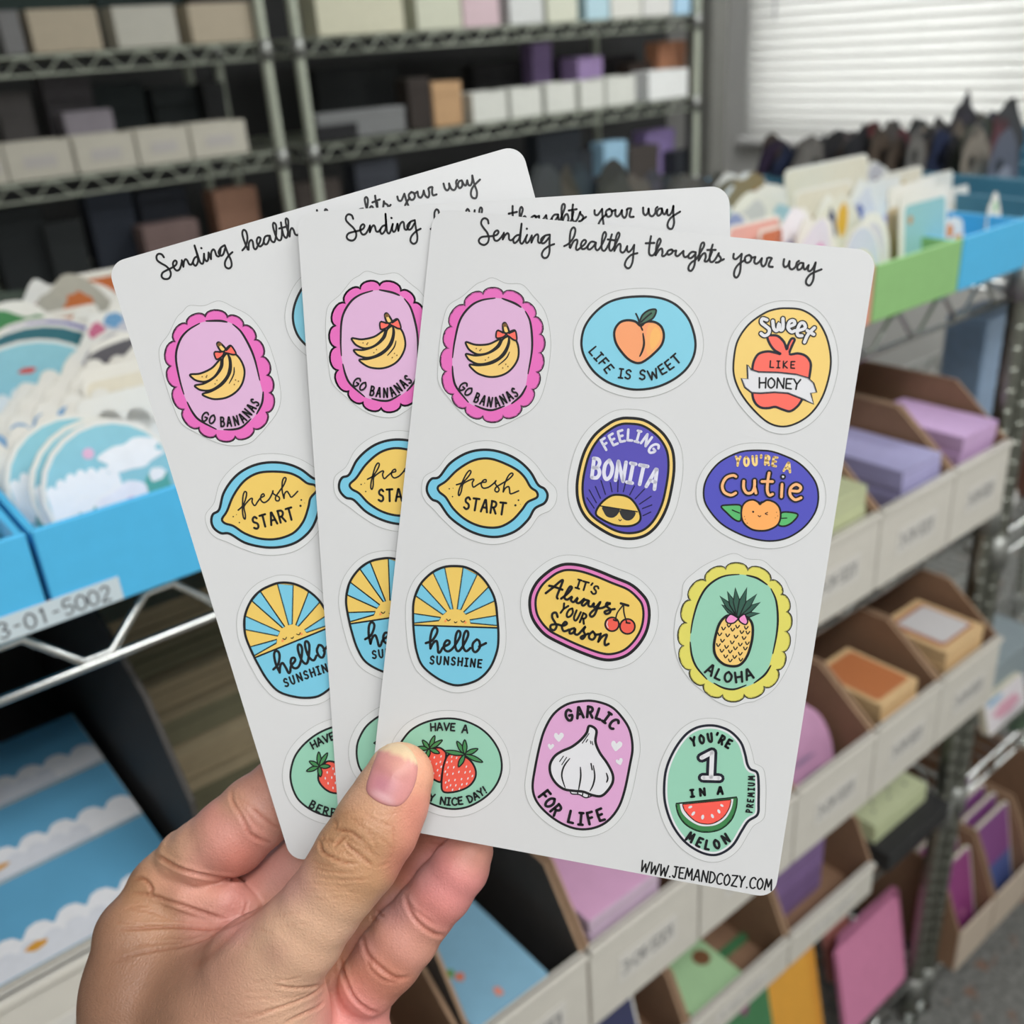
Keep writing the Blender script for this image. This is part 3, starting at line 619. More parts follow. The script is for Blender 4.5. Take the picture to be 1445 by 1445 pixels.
for px, py, Y, c, l, k, w_ in SIL:
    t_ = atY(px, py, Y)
    dc_at(px, py, min(Y, .94), zb, l, k, w_, [(c, k, 0, 0, .97, .97), (tuple(min(255, v + 46) for v in c), 'blob', .1, .25, .4, .3), (tuple(int(v * .55) for v in c), 'blob', -.3, .5, .25, .2)], lean=.06, group='stickers darkened as backlit by the window', back=cm(tuple(int(v * .7) for v in c)))
rq = random.Random(11)
PLC = [('sooty', (44, 44, 48)), ('graphite', (62, 62, 66)), ('umber', (84, 72, 62)), ('ink blue', (52, 60, 88)), ('moss', (70, 76, 62)), ('wine', (96, 50, 56)), ('ash', (120, 116, 110)), ('mushroom', (134, 124, 112))]  # window backlight is put into these dark tones too
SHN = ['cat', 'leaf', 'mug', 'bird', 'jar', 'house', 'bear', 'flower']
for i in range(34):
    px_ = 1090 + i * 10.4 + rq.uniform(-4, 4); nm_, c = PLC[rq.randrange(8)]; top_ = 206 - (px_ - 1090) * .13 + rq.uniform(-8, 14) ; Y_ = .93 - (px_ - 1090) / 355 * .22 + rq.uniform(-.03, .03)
    dc_at(px_, top_, Y_, zb, '%s coloured %s shaped sticker in the backlit far row, %s' % (nm_, SHN[(i * 5) % 8], ['leftmost part', 'left of the middle', 'right of the middle', 'rightmost part'][min(3, i * 4 // 34)]), 'blob', rq.uniform(.05, .09), [(c, 'blob', 0, 0, .96, .96), (tuple(min(255, v + 60) for v in c), 'blob', rq.uniform(-.4, .4), .3, .3, .25), (tuple(v // 2 for v in c), 'blob', rq.uniform(-.4, .4), .55, .3, .2)], lean=rq.uniform(.02, .12), group='stickers darkened as backlit by the window', back=cm(tuple(int(v * .8) for v in c)), roll=rq.uniform(-.15, .15))
BLUE_SHADED = mat('blue_board_shaded', rgb(72, 128, 150), rough=.6, noise=.04)  # blue board again, its colour darkened for shade inside the far bins
for i, (x0, x1) in enumerate(((1.203, 1.34), (1.343, 1.48), (1.483, 1.62), (1.623, 1.76), (1.763, 1.90))):
    bin_('sticker_bin', ['blue bin just past the double posts', 'second blue bin past the double posts', 'third blue bin past the double posts', 'fourth blue bin past the double posts', 'fifth blue bin past the double posts, nearest the window'][i], 'bin', x0, x1, .50, TOP, lip=.05, hi=.056, dep=.44, front=BLUE, side=BLUE_SHADED, prof=[(.0035, 0), (.0035, .05), (.02, .05), (.44, .056), (.44, 0)], lab=False, group='colour bins along the top shelf', edge=BLUE_SHADED)

# --- second level
Z2 = LV[1] + .006
DARKB = mat('black_board', (.02, .02, .021), rough=.7, noise=.1)
e2 = [-.09, .124, .27, .413, .556, .698, .841, .984, 1.107]
l2 = ['tall dark sided bin of blue notepads at the lower left', 'white fronted bin of beige pads beside the dark side panel', 'white fronted bin on the second shelf behind the left sheet', 'white fronted bin on the second shelf behind the middle sheet',
      'white fronted bin on the second shelf behind the front sheet', 'white fronted bin on the second shelf holding the yellow green block', 'white fronted bin on the second shelf holding lavender pads', 'white fronted bin at the right end of the second shelf']
for i in range(8):
    prof = [(.0035, 0), (.0035, .091), (.0036, .155), (.045, .207), (.11, .236), (.40, .236), (.40, 0)] if i == 0 else None
    bin_('cardboard_bin', l2[i], 'bin', e2[i], e2[i + 1], .485, Z2, lip=.093, hi=.236 if i == 0 else .15, side=DARKB if i == 0 else KRAFT, prof=prof, group='white fronted cardboard bins', edge=mat('dark_edge', (.05, .045, .04), rough=.8) if i == 0 else None)
PB = mat('pad_blue', rgb(100, 168, 204), rough=.5, noise=.05, nscale=25); PE = mat('pad_edge', rgb(214, 210, 200), rough=.7, noise=.06, nscale=400)
wv = [((240, 240, 242), 'cloud', 0, .0, 1, .30), ((226, 228, 234), 'cloud', -.2, .0, .7, .18), ((222, 160, 60), 'blob', -.35, .13, .09, .08)]
for i, (y0, y1, z, l) in enumerate(((.497, .578, .088, 'front blue notepad with white waves and a gold star'), (.582, .655, .087, 'middle blue notepad with a white wavy hem in the dark bin'), (.66, .735, .086, 'rear blue notepad in shade inside the dark bin'))):
    pad('notepad', l, 'notepad', -.02 + .0, y0, .110, y1, Z2 + .004, Z2 + z + .004 - .0, PB, PE, wv, group='blue wave notepads in the dark bin')
m = MB(); m.box(0, 0, 0, .006, .20, .10, KRAFT); dv = m.build('cardboard_divider'); tag(dv, 'brown cardboard divider at the bottom left corner', 'divider'); dv.location = (-.030, .494, Z2 + .0042)
BG = mat('beige_stock', rgb(138, 126, 100), rough=.7, noise=.06, nscale=60); BG2 = mat('olive_stock', rgb(98, 96, 74), rough=.7, noise=.06)
zz = Z2 + .004
for i in range(8):
    hgt = .024
    pad('notepad', ['lowest beige pad of the stack beside the dark panel', 'second beige pad from the bottom of the stack', 'third beige pad from the bottom of the stack', 'fourth beige pad from the bottom of the stack', 'fifth pad of the beige stack, olive edged', 'sixth pad of the beige stack', 'seventh pad of the beige stack, close under the wire shelf', 'topmost pad of the beige stack under the wire shelf'][i], 'notepad',
        .133 + .003 * (i % 2), .575 + .012 * i, .262, .84, zz, zz + hgt - .002, BG, BG if i % 2 else BG2, group='beige pads stacked beside the dark panel'); zz += hgt
LAV = mat('lavender_stock', rgb(176, 172, 214), rough=.6, noise=.04); PIN = mat('pinklav_stock', rgb(206, 172, 214), rough=.6, noise=.04); PG = mat('palegreen_stock', rgb(196, 202, 162), rough=.6, noise=.04)
def stack(name, labels, cat, x0, x1, y0, y1, z0, hs, top, edge, prints=(), group=None):
    z = z0
    for i, h in enumerate(hs):
        j = random.uniform(-.002, .002)
        pad(name, labels[i], cat, x0 + j, y0 + abs(j), x1 + j, y1, z, z + h - .0004, top, edge, prints if i == len(hs) - 1 else (), group=group); z += h
NM = ['lowest', 'second lowest', 'middle', 'second highest', 'topmost']
def five(d): return [n + ' ' + d for n in NM]
stack('paper_pad', five('lavender pad of the stack in the second shelf bin'), 'paper pad', .900, .975, .497, .62, Z2 + .004, [.022] * 5, LAV, LAV, group='lavender pads on the second shelf')
stack('paper_pad', five('pink lilac pad of the stack at the end of the second shelf'), 'paper pad', 1.02, 1.095, .50, .62, Z2 + .004, [.0225] * 5, PIN, PIN, group='pink lilac pads on the second shelf')
stack('paper_pad', five('pale yellow green pad of the block beside the sheet edge'), 'paper pad', .765, .828, .496, .60, Z2 + .004, [.024] * 5, PG, PG, group='yellow green pads on the second shelf')
for b, (x0, x1) in enumerate(((.29, .375), (.435, .52), (.575, .66))):
    for n_ in range(4):
        pad('paper_pad', '%s %s pad in a second shelf bin behind the fan of sheets' % (['lowest', 'second lowest', 'third lowest', 'topmost'][n_], ['pink lilac', 'lavender', 'pale green'][b]), 'paper pad', x0, .50, x1, .62, Z2 + .004 + .022 * n_, Z2 + .0256 + .022 * n_, [PIN, LAV, PG][b], [PIN, LAV, PG][b], group='pads behind the sheets on the second shelf')
PK = mat('rose_stock', rgb(200, 160, 196), rough=.6, noise=.04)
for i, y in enumerate((.66, .672, .684)):
    m = MB(); m.prism(shape('card', .05, .17), 0, .006, PK); o = m.build('paper_card'); tag(o, ['front tall rose pink card beside the front sheet edge', 'middle tall rose pink card beside the front sheet edge', 'rear tall rose pink card beside the front sheet edge'][i], 'card', 'rose cards on the second shelf')
    o.matrix_world = Matrix.Translation((.93, y, Z2 + .004)) @ Matrix.Rotation(math.pi / 2 - .05, 4, 'X')

# --- third level
Z3 = LV[2] + .006
k3 = .939                                          # this row overhangs the shelf edge, its lips at Y 0.46
e3 = [v * k3 for v in (.14, .288, .422, .575, .731, .882, 1.025, 1.172)]
l3 = ['white fronted bin on the third shelf below the thumb', 'white fronted bin of blue fruit notepads under the fingertips', 'white fronted bin with a tall dark side panel holding pink pads', 'white fronted bin on the third shelf below the address line',
      'white fronted bin of round topped pink cards', 'white fronted bin of orange topped pads', 'white fronted bin of cream pads in front of the double posts']
for i in range(7):
    prof = [(.0035, 0), (.0035, .095), (.047, .167), (.13, .171), (.40, .171), (.40, 0)] if i in (1, 2) else None
    bin_('cardboard_bin', l3[i], 'bin', e3[i], e3[i + 1], .456, Z3, lip=.097, hi=.171 if prof else .150, group='white fronted cardboard bins', prof=prof, side=mat('taupe_board', rgb(74, 68, 64), rough=.8, noise=.06) if i in (1,) else KRAFT)
LB = mat('sky_stock', rgb(140, 188, 214), rough=.55, noise=.03)
stack('notepad', ['lower sky blue notepad under the fingertips', 'upper sky blue notepad with a small orange fruit print'], 'notepad', .280, .357, .464, .60, Z3 + .004, [.046, .048], LB, LB, [((226, 130, 100), 'blob', -.5, .30, .10, .08), ((110, 160, 90), 'blob', -.62, .36, .10, .08), ((232, 150, 130), 'blob', -.1, .06, .1, .07)], 'sky blue notepads on the third shelf')
stack('paper_pad', ['lower pink pad below the front sheet', 'upper pale pink pad below the front sheet'], 'paper pad', .411, .498, .47, .58, Z3 + .004, [.052, .056], mat('pink_stock', rgb(222, 172, 208), rough=.6, noise=.03), mat('pink_stock_b', rgb(208, 186, 206), rough=.6, noise=.03), group='pink pads on the third shelf')
ro = mat('mauve_stock', rgb(204, 156, 190), rough=.6, noise=.05)
for i in range(6):
    diecut(['nearest round topped mauve card beside the sheet', 'second round topped mauve card beside the sheet', 'third round topped mauve card', 'fourth round topped mauve card', 'fifth round topped mauve card', 'rearmost round topped mauve card'][i], .765 + .002 * i, .485 + .014 * i, Z3 + .004, 'circle', .094, .127, [((150, 130, 160), 'blob', .1, .3, .5, .07), ((150, 130, 160), 'blob', -.1, .5, .4, .05)], lean=.30, group='round topped mauve cards on the third shelf', back=ro, thick=.004)
CRM = mat('cream_stock', rgb(224, 190, 142), rough=.65, noise=.06, nscale=200)
stack('paper_pad', five('cream edged pad of the orange topped stack'), 'paper pad', .86, .934, .47, .565, Z3 + .004, [.0207] * 5, CRM, CRM, [((196, 122, 76), 'card', 0, .08, .86, .84)], 'orange topped pads on the third shelf')
stack('paper_pad', five('cream edged pad of the white labelled stack'), 'paper pad', .992, 1.078, .47, .56, Z3 + .004, [.0225] * 5, CRM, CRM, [((176, 104, 70), 'card', 0, .1, .84, .80), ((216, 214, 214), 'card', .05, .14, .72, .70)], 'white labelled pads on the third shelf')
# --- fourth level
Z4 = LV[3] + .006
e4 = [.213, .388, .563, .738, .913]
l4 = ['low bin of navy and pink stickers at the bottom of the photo', 'low white fronted bin left of the mint pad', 'low white fronted bin of mint green pads', 'low white fronted bin of purple pads by the posts']
for i in range(4):
    bin_('cardboard_bin', l4[i], 'bin', e4[i], e4[i + 1], .485, Z4, lip=.052, hi=.115, prof=[(.0035, 0), (.0035, .05), (.03, .105), (.05, .115), (.40, .115), (.40, 0)], group='white fronted cardboard bins')
MG = mat('mint_stock', rgb(170, 208, 160), rough=.6, noise=.03)
stack('notepad', ['lower mint green notepad at the bottom', 'upper mint green notepad with a brown round print'], 'notepad', .580, .665, .492, .585, Z4 + .004, [.018, .018], MG, MG, [((120, 84, 56), 'circle', .55, .42, .26, .24)], 'mint notepads on the fourth shelf')
PU = mat('purple_stock', rgb(136, 110, 156), rough=.6, noise=.05)
stack('notepad', ['lower dusky purple pad beside the sheet corner', 'upper dusky purple pad beside the sheet corner'], 'notepad', .765, .865, .53, .64, Z4 + .004, [.045, .05], PU, PU, group='purple pads on the fourth shelf')
CEL = mat('celery_stock', rgb(196, 204, 164), rough=.6, noise=.04)
m = MB(); m.box(0, 0, 0, .150, .12, .030, DARKB); o = m.build('black_box'); bevel(o, .002); tag(o, 'flat matte black box beside the double posts', 'box'); o.location = (.955, .488, Z4)
pad('notepad', 'pale celery green notepad lying on the black box', 'notepad', .935 + .025, .515, 1.085, .60, Z4 + .0305, Z4 + .058, CEL, CEL, [((130, 136, 110), 'blob', -.6 + .2 * k, .2 + .12 * (k % 3), .06, .06) for k in range(7)])
for i, (px, py, Y, l, k, w_, pr, bk) in enumerate((
    (885, 1352, .50, 'navy sticker with a white rim at the bottom edge', 'card', .06, [((58, 62, 96), 'card', 0, 0, 1, 1), ((120, 120, 150), 'blob', 0, .5, .3, .3)], None),
    (858, 1350, .515, 'second navy sticker behind the first', 'card', .06, [((70, 74, 110), 'card', 0, 0, 1, 1)], None),
    (815, 1372, .52, 'magenta pink card at the bottom edge', 'card', .08, [((196, 130, 190), 'card', 0, 0, 1, 1)], None))):
    dc_at(px, py, Y, Z4 + .004, l, k, w_, pr, lean=.25, group='stickers in the low bottom bin')
# --- lowest level
Z5 = LV[4] + .006
for i, (px, py, Y, l, w_, c, pr) in enumerate((
    (1245, 1318, .528, 'front bright pink card standing on the lowest shelf', .16, (222, 140, 178), []), (1243, 1308, .545, 'second bright pink card on the lowest shelf', .16, (214, 130, 170), []),
    (1240, 1296, .565, 'third bright pink card on the lowest shelf', .16, (226, 146, 182), []), (1190, 1300, .60, 'dusty rose card with brown stripes on the lowest shelf', .06, (196, 130, 120), [((150, 90, 80), 'card', 0, .5, .9, .06), ((150, 90, 80), 'card', 0, .7, .9, .06)]),
    (1150, 1318, .50, 'front amber yellow card on the lowest shelf', .10, (232, 168, 64), []), (1155, 1306, .52, 'second amber yellow card on the lowest shelf', .10, (226, 158, 58), []),
    (1118, 1340, .535, 'brown and orange striped card beside the amber ones', .06, (176, 120, 76), [((120, 74, 50), 'card', 0, .7, .9, .05), ((120, 74, 50), 'card', 0, .82, .9, .05)]),
    (1098, 1388, .475, 'round dark green card with a mauve dot on the lowest shelf', .10, (70, 128, 84), [((130, 80, 110), 'circle', .1, .72, .2, .1)]),
    (1062, 1410, .49, 'second green card at the bottom edge', .09, (84, 140, 96), []))):
    dc_at(px, py, Y, Z5 + .001, l, 'card', w_, pr, lean=.20, group='bright cards on the lowest shelf', back=mat('card_%d' % i, rgb(*c), rough=.6, noise=.04), thick=.008)
m = MB(); m.box(0, 0, 0, .30, .38, .11, KRAFT); o = m.build('cardboard_carton'); bevel(o, .002); tag(o, 'closed brown carton in the dark end of the lowest shelf', 'box'); o.location = (.10, .54, Z5 + .001)
# --- second rack, right edge
Zb = LVB[3] + .006
for i, (x0, x1) in enumerate(((1.191, 1.30), (1.303, 1.42), (1.423, 1.56))):
    bin_('cardboard_bin', ['low bin of magenta cards beyond the double posts', 'low bin of violet blue cards at the right edge', 'low bin cut off by the right edge of the photo'][i], 'bin', x0, x1, .478, Zb, lip=.085, hi=.19, prof=[(.0035, 0), (.0035, .083), (.03, .15), (.05, .19), (.40, .19), (.40, 0)], front=mat('buff_board', rgb(206, 190, 172), rough=.7, noise=.04), lab=False, group='buff fronted bins on the far rack')
for i in range(4):
    diecut(['front magenta card in the low bin', 'second magenta card in the low bin', 'third magenta card in the low bin', 'rear magenta card in the low bin'][i], 1.246, .50 + .02 * i, Zb + .004, 'card', .088, .17 + .006 * i, [((150, 70, 130), 'card', 0, 0, 1, 1), ((190, 120, 160), 'blob', .2, .3, .2, .1)], lean=.2, group='magenta cards on the far rack', thick=.005)
    diecut(['front violet and blue card in the low bin', 'second violet and blue card in the low bin', 'third violet and blue card in the low bin', 'rear violet and blue card in the low bin'][i], 1.362, .50 + .02 * i, Zb + .004, 'card', .105, .185 + .006 * i, [((84, 100, 156), 'card', 0, 0, 1, 1), ((134, 76, 136), 'card', 0, .5, 1, .5)], lean=.2, group='violet cards on the far rack', thick=.005)
Zc = LVB[2] + .006
dc_at(1420, 975, .545, Zc + 0, 'glossy pink and white packet past the posts', 'card', .12, [((232, 226, 230), 'card', 0, 0, 1, 1), ((226, 170, 190), 'blob', .0, .2, .7, .5), ((150, 190, 220), 'blob', -.5, .8, .4, .2)], lean=.3, thick=.012)
dc_at(1440, 1030, .52, Zc + 0, 'dark green leafy packet at the right edge', 'blob', .09, [((66, 92, 66), 'blob', 0, 0, .95, .95)], lean=.2, thick=.012, back=cm((50, 70, 52)))
m = MB(); m.box(0, 0, 0, .16, .2, .10, mat('slate_board', rgb(150, 164, 170), rough=.6, noise=.04)); o = m.build('storage_box'); bevel(o, .002); tag(o, 'grey blue storage box at the right edge past the cream pads', 'box'); o.location = (1.335, .56, Zc)
Zd = LVB[1] + .006
dc_at(1398, 800, .55, Zd, 'narrow white packet hanging over the far shelf', 'card', .05, [((226, 226, 226), 'card', 0, 0, 1, 1)], lean=.1, thick=.01)
m = MB(); m.box(0, 0, 0, .12, .08, .07, mat('cocoa_board', rgb(110, 74, 60), rough=.7, noise=.05)); o = m.build('storage_box'); bevel(o, .002); tag(o, 'small cocoa brown box on the far rack at the right edge', 'box'); o.location = (1.30, .53, Zd)
t_ = atY(1412, 445, .62)
m = MB(); m.box(0, 0, 0, .10, .06, t_.z - Zd - .0, mat('pale_blue_film', rgb(150, 176, 206), rough=.35, noise=.08)); o = m.build('storage_box'); bevel(o, .004); tag(o, 'tall pale blue box under the top shelf past the post', 'box'); o.location = (t_.x - .03, .62, Zd)

# ================================================================ back rack goods
BK = LC
def crate(label, x0, x1, z, h, c, cat='box', group=None, y=2.31, dep=.08, lab=True, name='storage_box', open_=True):
    r = empty(name, (x0, y, z), label, cat, group); w_ = x1 - x0; cc = mat('crate_%02x%02x%02x' % c, rgb(*c), rough=.6, noise=.04); t = .004
    m = MB(); m.box(0, 0, 0, w_, t, h, cc); m.box(0, dep - t, 0, w_, dep, h, cc); m.box(0, t, 0, t, dep - t, h, cc); m.box(w_ - t, t, 0, w_, dep - t, h, cc); m.box(t, t, 0, w_ - t, dep - t, t, cc)
    if not open_: m.box(0, 0, h, w_, dep, h + t, cc)
    m.build('box_body', r)
    if lab:
        m = MB(); m.box(w_ * .25, -.001, h * .3, w_ * .75, 0, h * .62, mat('faded_label', rgb(190, 186, 182), rough=.6)); m.build('paper_label', r)
    return r
zt = BK[2] + .006
PL = ['leftmost cream box on the upper back shelf', 'second cream box on the upper back shelf', 'third cream box on the upper back shelf', 'fourth cream box on the upper back shelf, left of the double posts']
GB = 'pale boxes on the upper back shelf'
for i, (a, b, c) in enumerate(((0, 30, (120, 120, 120)), (42, 140, (182, 170, 148)), (163, 250, (190, 188, 176)), (270, 358, (182, 170, 148)))):
    x0, x1 = atY(a, 40, 2.31).x, atY(b, 40, 2.31).x; crate(PL[i], x0, x1, zt, .078, c, group=GB, lab=False)
PR = ['wide cream box right of the double posts on the upper back shelf', 'cream box next to the pink one on the upper back shelf', 'pink box on the upper back shelf', 'pale grey box right of the pink one', 'cream box left of the light blue one', 'light blue box on the upper back shelf', 'ivory box right of the light blue one', 'ivory box second from the right end', 'narrow pale blue box at the right end of the upper back shelf']
for i, (a, b, c) in enumerate(((448, 570, (206, 204, 180)), (589, 652, (202, 204, 184)), (655, 705, (206, 182, 188)), (720, 767, (206, 208, 206)), (773, 815, (206, 208, 190)), (828, 860, (176, 206, 216)), (863, 905, (214, 214, 206)), (908, 948, (214, 214, 210)), (952, 974, (170, 206, 230)))):
    x0, x1 = atY(a, 30, 2.31).x, atY(b, 30, 2.31).x; crate(PR[i], x0, x1, zt, .088 if i < 8 else .12, c, group=GB, lab=False)
zt = BK[1] + .006; GB2 = 'white boxes on the middle back shelf'
for i, (a, b) in enumerate(((-25, 2), (5, 101), (106, 192), (196, 270), (274, 352))):
    x0, x1 = atY(a, 215, 2.31).x, atY(b, 215, 2.31).x
    crate(['white box cut off by the left edge of the photo', 'white labelled box at the left of the middle back shelf', 'second white labelled box of the left row', 'third white labelled box of the left row', 'fourth white labelled box, left of the posts'][i], x0, x1, zt, .072, (200, 196, 182), group=GB2)
for i, (a, b, h) in enumerate(((668, 716, .075), (722, 765, .075), (772, 813, .078), (820, 853, .075), (857, 897, .078), (916, 970, .082))):
    x0, x1 = atY(a, 160, 2.31).x, atY(b, 160, 2.31).x
    crate(['first white box right of the brown cartons', 'second white box right of the brown cartons', 'third white box, below the purple packs', 'fourth white box, under the purple pack', 'fifth white box of the right row', 'large bright white box nearest the window'][i], x0, x1, zt, h, (214, 216, 208) if i < 5 else (232, 234, 232), group=GB2, lab=False)
def block(label, px0, px1, pytop, zb, c, name='carton', cat='box', y=2.33, dep=.06):
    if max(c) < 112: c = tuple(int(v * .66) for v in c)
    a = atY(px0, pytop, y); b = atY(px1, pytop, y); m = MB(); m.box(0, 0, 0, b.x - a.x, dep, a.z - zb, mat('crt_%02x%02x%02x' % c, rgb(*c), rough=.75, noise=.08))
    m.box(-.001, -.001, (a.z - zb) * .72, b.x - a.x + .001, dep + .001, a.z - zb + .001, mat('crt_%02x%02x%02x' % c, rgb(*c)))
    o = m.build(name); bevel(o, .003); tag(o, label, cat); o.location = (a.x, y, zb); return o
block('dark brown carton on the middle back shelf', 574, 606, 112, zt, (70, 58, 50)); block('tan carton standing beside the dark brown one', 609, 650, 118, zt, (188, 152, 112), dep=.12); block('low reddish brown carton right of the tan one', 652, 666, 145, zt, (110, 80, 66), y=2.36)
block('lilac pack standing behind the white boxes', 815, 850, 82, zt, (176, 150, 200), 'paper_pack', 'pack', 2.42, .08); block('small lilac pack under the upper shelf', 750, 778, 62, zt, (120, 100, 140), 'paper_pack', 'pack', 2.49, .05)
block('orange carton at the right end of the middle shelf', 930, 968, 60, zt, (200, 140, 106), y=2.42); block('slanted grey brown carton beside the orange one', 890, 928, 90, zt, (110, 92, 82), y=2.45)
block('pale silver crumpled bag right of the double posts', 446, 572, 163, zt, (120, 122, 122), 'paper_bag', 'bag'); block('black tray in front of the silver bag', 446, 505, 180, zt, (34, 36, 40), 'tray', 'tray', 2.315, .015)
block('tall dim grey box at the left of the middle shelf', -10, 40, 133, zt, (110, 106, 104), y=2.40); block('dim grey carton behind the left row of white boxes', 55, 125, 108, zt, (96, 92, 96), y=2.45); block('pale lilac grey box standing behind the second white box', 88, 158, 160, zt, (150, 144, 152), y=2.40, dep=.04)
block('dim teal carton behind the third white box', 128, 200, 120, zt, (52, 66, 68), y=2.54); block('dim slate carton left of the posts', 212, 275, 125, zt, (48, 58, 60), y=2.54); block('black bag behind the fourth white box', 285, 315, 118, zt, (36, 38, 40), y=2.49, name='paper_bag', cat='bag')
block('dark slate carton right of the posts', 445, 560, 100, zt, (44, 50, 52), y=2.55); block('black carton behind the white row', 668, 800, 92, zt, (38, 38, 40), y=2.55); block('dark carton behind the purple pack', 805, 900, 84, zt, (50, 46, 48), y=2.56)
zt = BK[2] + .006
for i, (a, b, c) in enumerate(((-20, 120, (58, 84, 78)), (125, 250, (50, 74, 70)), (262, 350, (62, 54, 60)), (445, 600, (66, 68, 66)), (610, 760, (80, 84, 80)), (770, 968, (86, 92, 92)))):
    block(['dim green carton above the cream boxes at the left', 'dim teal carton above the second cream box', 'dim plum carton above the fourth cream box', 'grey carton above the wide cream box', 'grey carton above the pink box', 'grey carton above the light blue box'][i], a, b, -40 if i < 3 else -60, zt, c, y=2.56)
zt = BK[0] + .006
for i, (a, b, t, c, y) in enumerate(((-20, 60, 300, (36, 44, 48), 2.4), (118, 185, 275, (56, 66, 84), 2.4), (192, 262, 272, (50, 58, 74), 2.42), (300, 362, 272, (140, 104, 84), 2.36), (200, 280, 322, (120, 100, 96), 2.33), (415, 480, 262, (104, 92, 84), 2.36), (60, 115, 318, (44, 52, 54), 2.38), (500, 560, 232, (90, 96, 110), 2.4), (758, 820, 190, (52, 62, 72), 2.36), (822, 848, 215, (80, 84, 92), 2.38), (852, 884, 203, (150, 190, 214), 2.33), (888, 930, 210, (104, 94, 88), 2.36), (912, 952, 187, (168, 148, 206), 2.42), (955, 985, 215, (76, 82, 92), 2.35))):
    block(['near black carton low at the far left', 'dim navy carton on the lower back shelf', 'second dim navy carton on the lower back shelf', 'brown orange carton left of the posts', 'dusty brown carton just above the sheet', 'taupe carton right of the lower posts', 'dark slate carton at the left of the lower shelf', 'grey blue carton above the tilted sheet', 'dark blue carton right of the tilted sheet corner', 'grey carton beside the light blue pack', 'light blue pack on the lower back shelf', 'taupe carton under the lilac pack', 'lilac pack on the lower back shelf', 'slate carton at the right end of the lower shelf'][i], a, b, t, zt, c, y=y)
m = MB()
for z, zh in ((BK[4], .25), (BK[5], .3)):
    pass
for i, (x0, x1, z) in enumerate(((-.3, .4, BK[4]), (.42, 1.1, BK[4]), (1.26, 1.95, BK[4]), (1.97, 2.6, BK[4]))):
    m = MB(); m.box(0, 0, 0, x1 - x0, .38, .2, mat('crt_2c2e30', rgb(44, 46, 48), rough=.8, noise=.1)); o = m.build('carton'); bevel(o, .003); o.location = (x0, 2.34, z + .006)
    tag(o, ['long dark carton on the low back shelf, first from the left', 'long dark carton on the low back shelf, second from the left', 'long dark carton on the low back shelf, third from the left', 'long dark carton on the low back shelf, nearest the window'][i], 'box', 'long dark cartons low on the back rack')
def scallop(spec, k=.33, n=9):
    P = [np.array(p) for p in pp(spec)]; out = []
    for i in range(len(P)):
        a, b = P[i], P[(i + 1) % len(P)]; d = b - a; nr = np.array([d[1], -d[0]])
        for j in range(n):
            t = math.pi * j / n
            out.append(tuple((a + b) / 2 - d / 2 * math.cos(t) * (1 + .06 * math.sin(t)) + nr * k * math.sin(t)))
    return out
ARTS = []
def art(name, label, off, sc):
    a = Art(name, label, off, sc); u0 = np.array(uv(off[0] + 60, off[1] + 60)); u1 = np.array(uv(off[0] + 160, off[1] + 60))
    a.pxm = np.hypot(*(u1 - u0)) / 100; ARTS.append(a); return a

# --- bananas
a = art('banana_sticker', 'sticker of a banana bunch with a red bow in a pink scalloped frame', (600, 380), .15913)
a.base(pp("600,75 720,125 860,135 960,240 1050,350 1095,480 1115,640 1110,760 1085,930 1030,1130 940,1250 800,1330 720,1370 600,1405 450,1365 330,1280 215,1150 120,1010 115,830 130,640 160,450 210,320 330,240 450,135 520,105"))
cz = scallop("515,222 690,222 868,302 965,425 1010,578 1005,740 985,910 945,1060 850,1210 690,1295 512,1300 362,1222 255,1105 195,905 212,700 240,512 358,325")
a.fill(cz, 'pink', raw=True); a.line([cz], 16, 'k', smooth=False, closed=True) if 0 else a.stroke1(cz, 18, 'k', True)
a.fill("640,255 790,300 890,375 945,560 945,740 910,930 880,1060 780,1180 640,1240 480,1225 370,1170 280,1050 242,860 255,680 310,450 400,330 500,275", 'lpink')
a.line("622,256 500,275 400,330 310,450 262,640 243,785|680,258 790,300 852,338|888,372 930,460 948,600 945,740 912,928|900,1032 850,1120 765,1193|705,1212 600,1248 520,1238 442,1206|384,1180 280,1050 250,960 242,858", 20, taper=True)
a.part = 'illustration'
for sp in ("395,845 480,852 600,830 700,760 745,660 745,590 800,620 828,700 820,800 760,890 680,940 580,955 480,930 420,885", "365,750 450,765 560,745 650,690 690,620 742,600 725,690 660,780 560,830 470,840 400,810 372,780", "365,645 450,670 560,665 640,630 670,618 640,680 560,740 470,755 400,720 370,680", "690,490 715,480 745,560 700,560"):
    a.fill(sp, 'ban'); a.line([pp(sp)], 18, closed=True)
a.line("435,760 490,760 520,752|425,840 480,845", 20, taper=True); a.line("750,732 720,790 650,850", 12, taper=True)
a.fill("690,490 715,480 730,505 695,510", 'brn')
for sp in ("718,575 690,560 640,545 630,600 650,612 695,600", "722,575 760,550 800,545 814,622 790,628 750,600"):
    a.fill(sp, 'red'); a.line([pp(sp)], 15, closed=True)
a.line("650,540 690,565|745,570 790,550", 12); a.dots("455,703,6 487,720,7 497,710,6 535,805,6 563,782,6 690,875,6 716,842,6 735,862,6", 'brn')
a.part = 'lettering'
a.text('GO', "338,1038 388,1085", 80, 16, 'k', .8); a.text('BANANAS', "462,1140 545,1170 630,1178 710,1145 795,1092", 80, 16, 'k', .62)
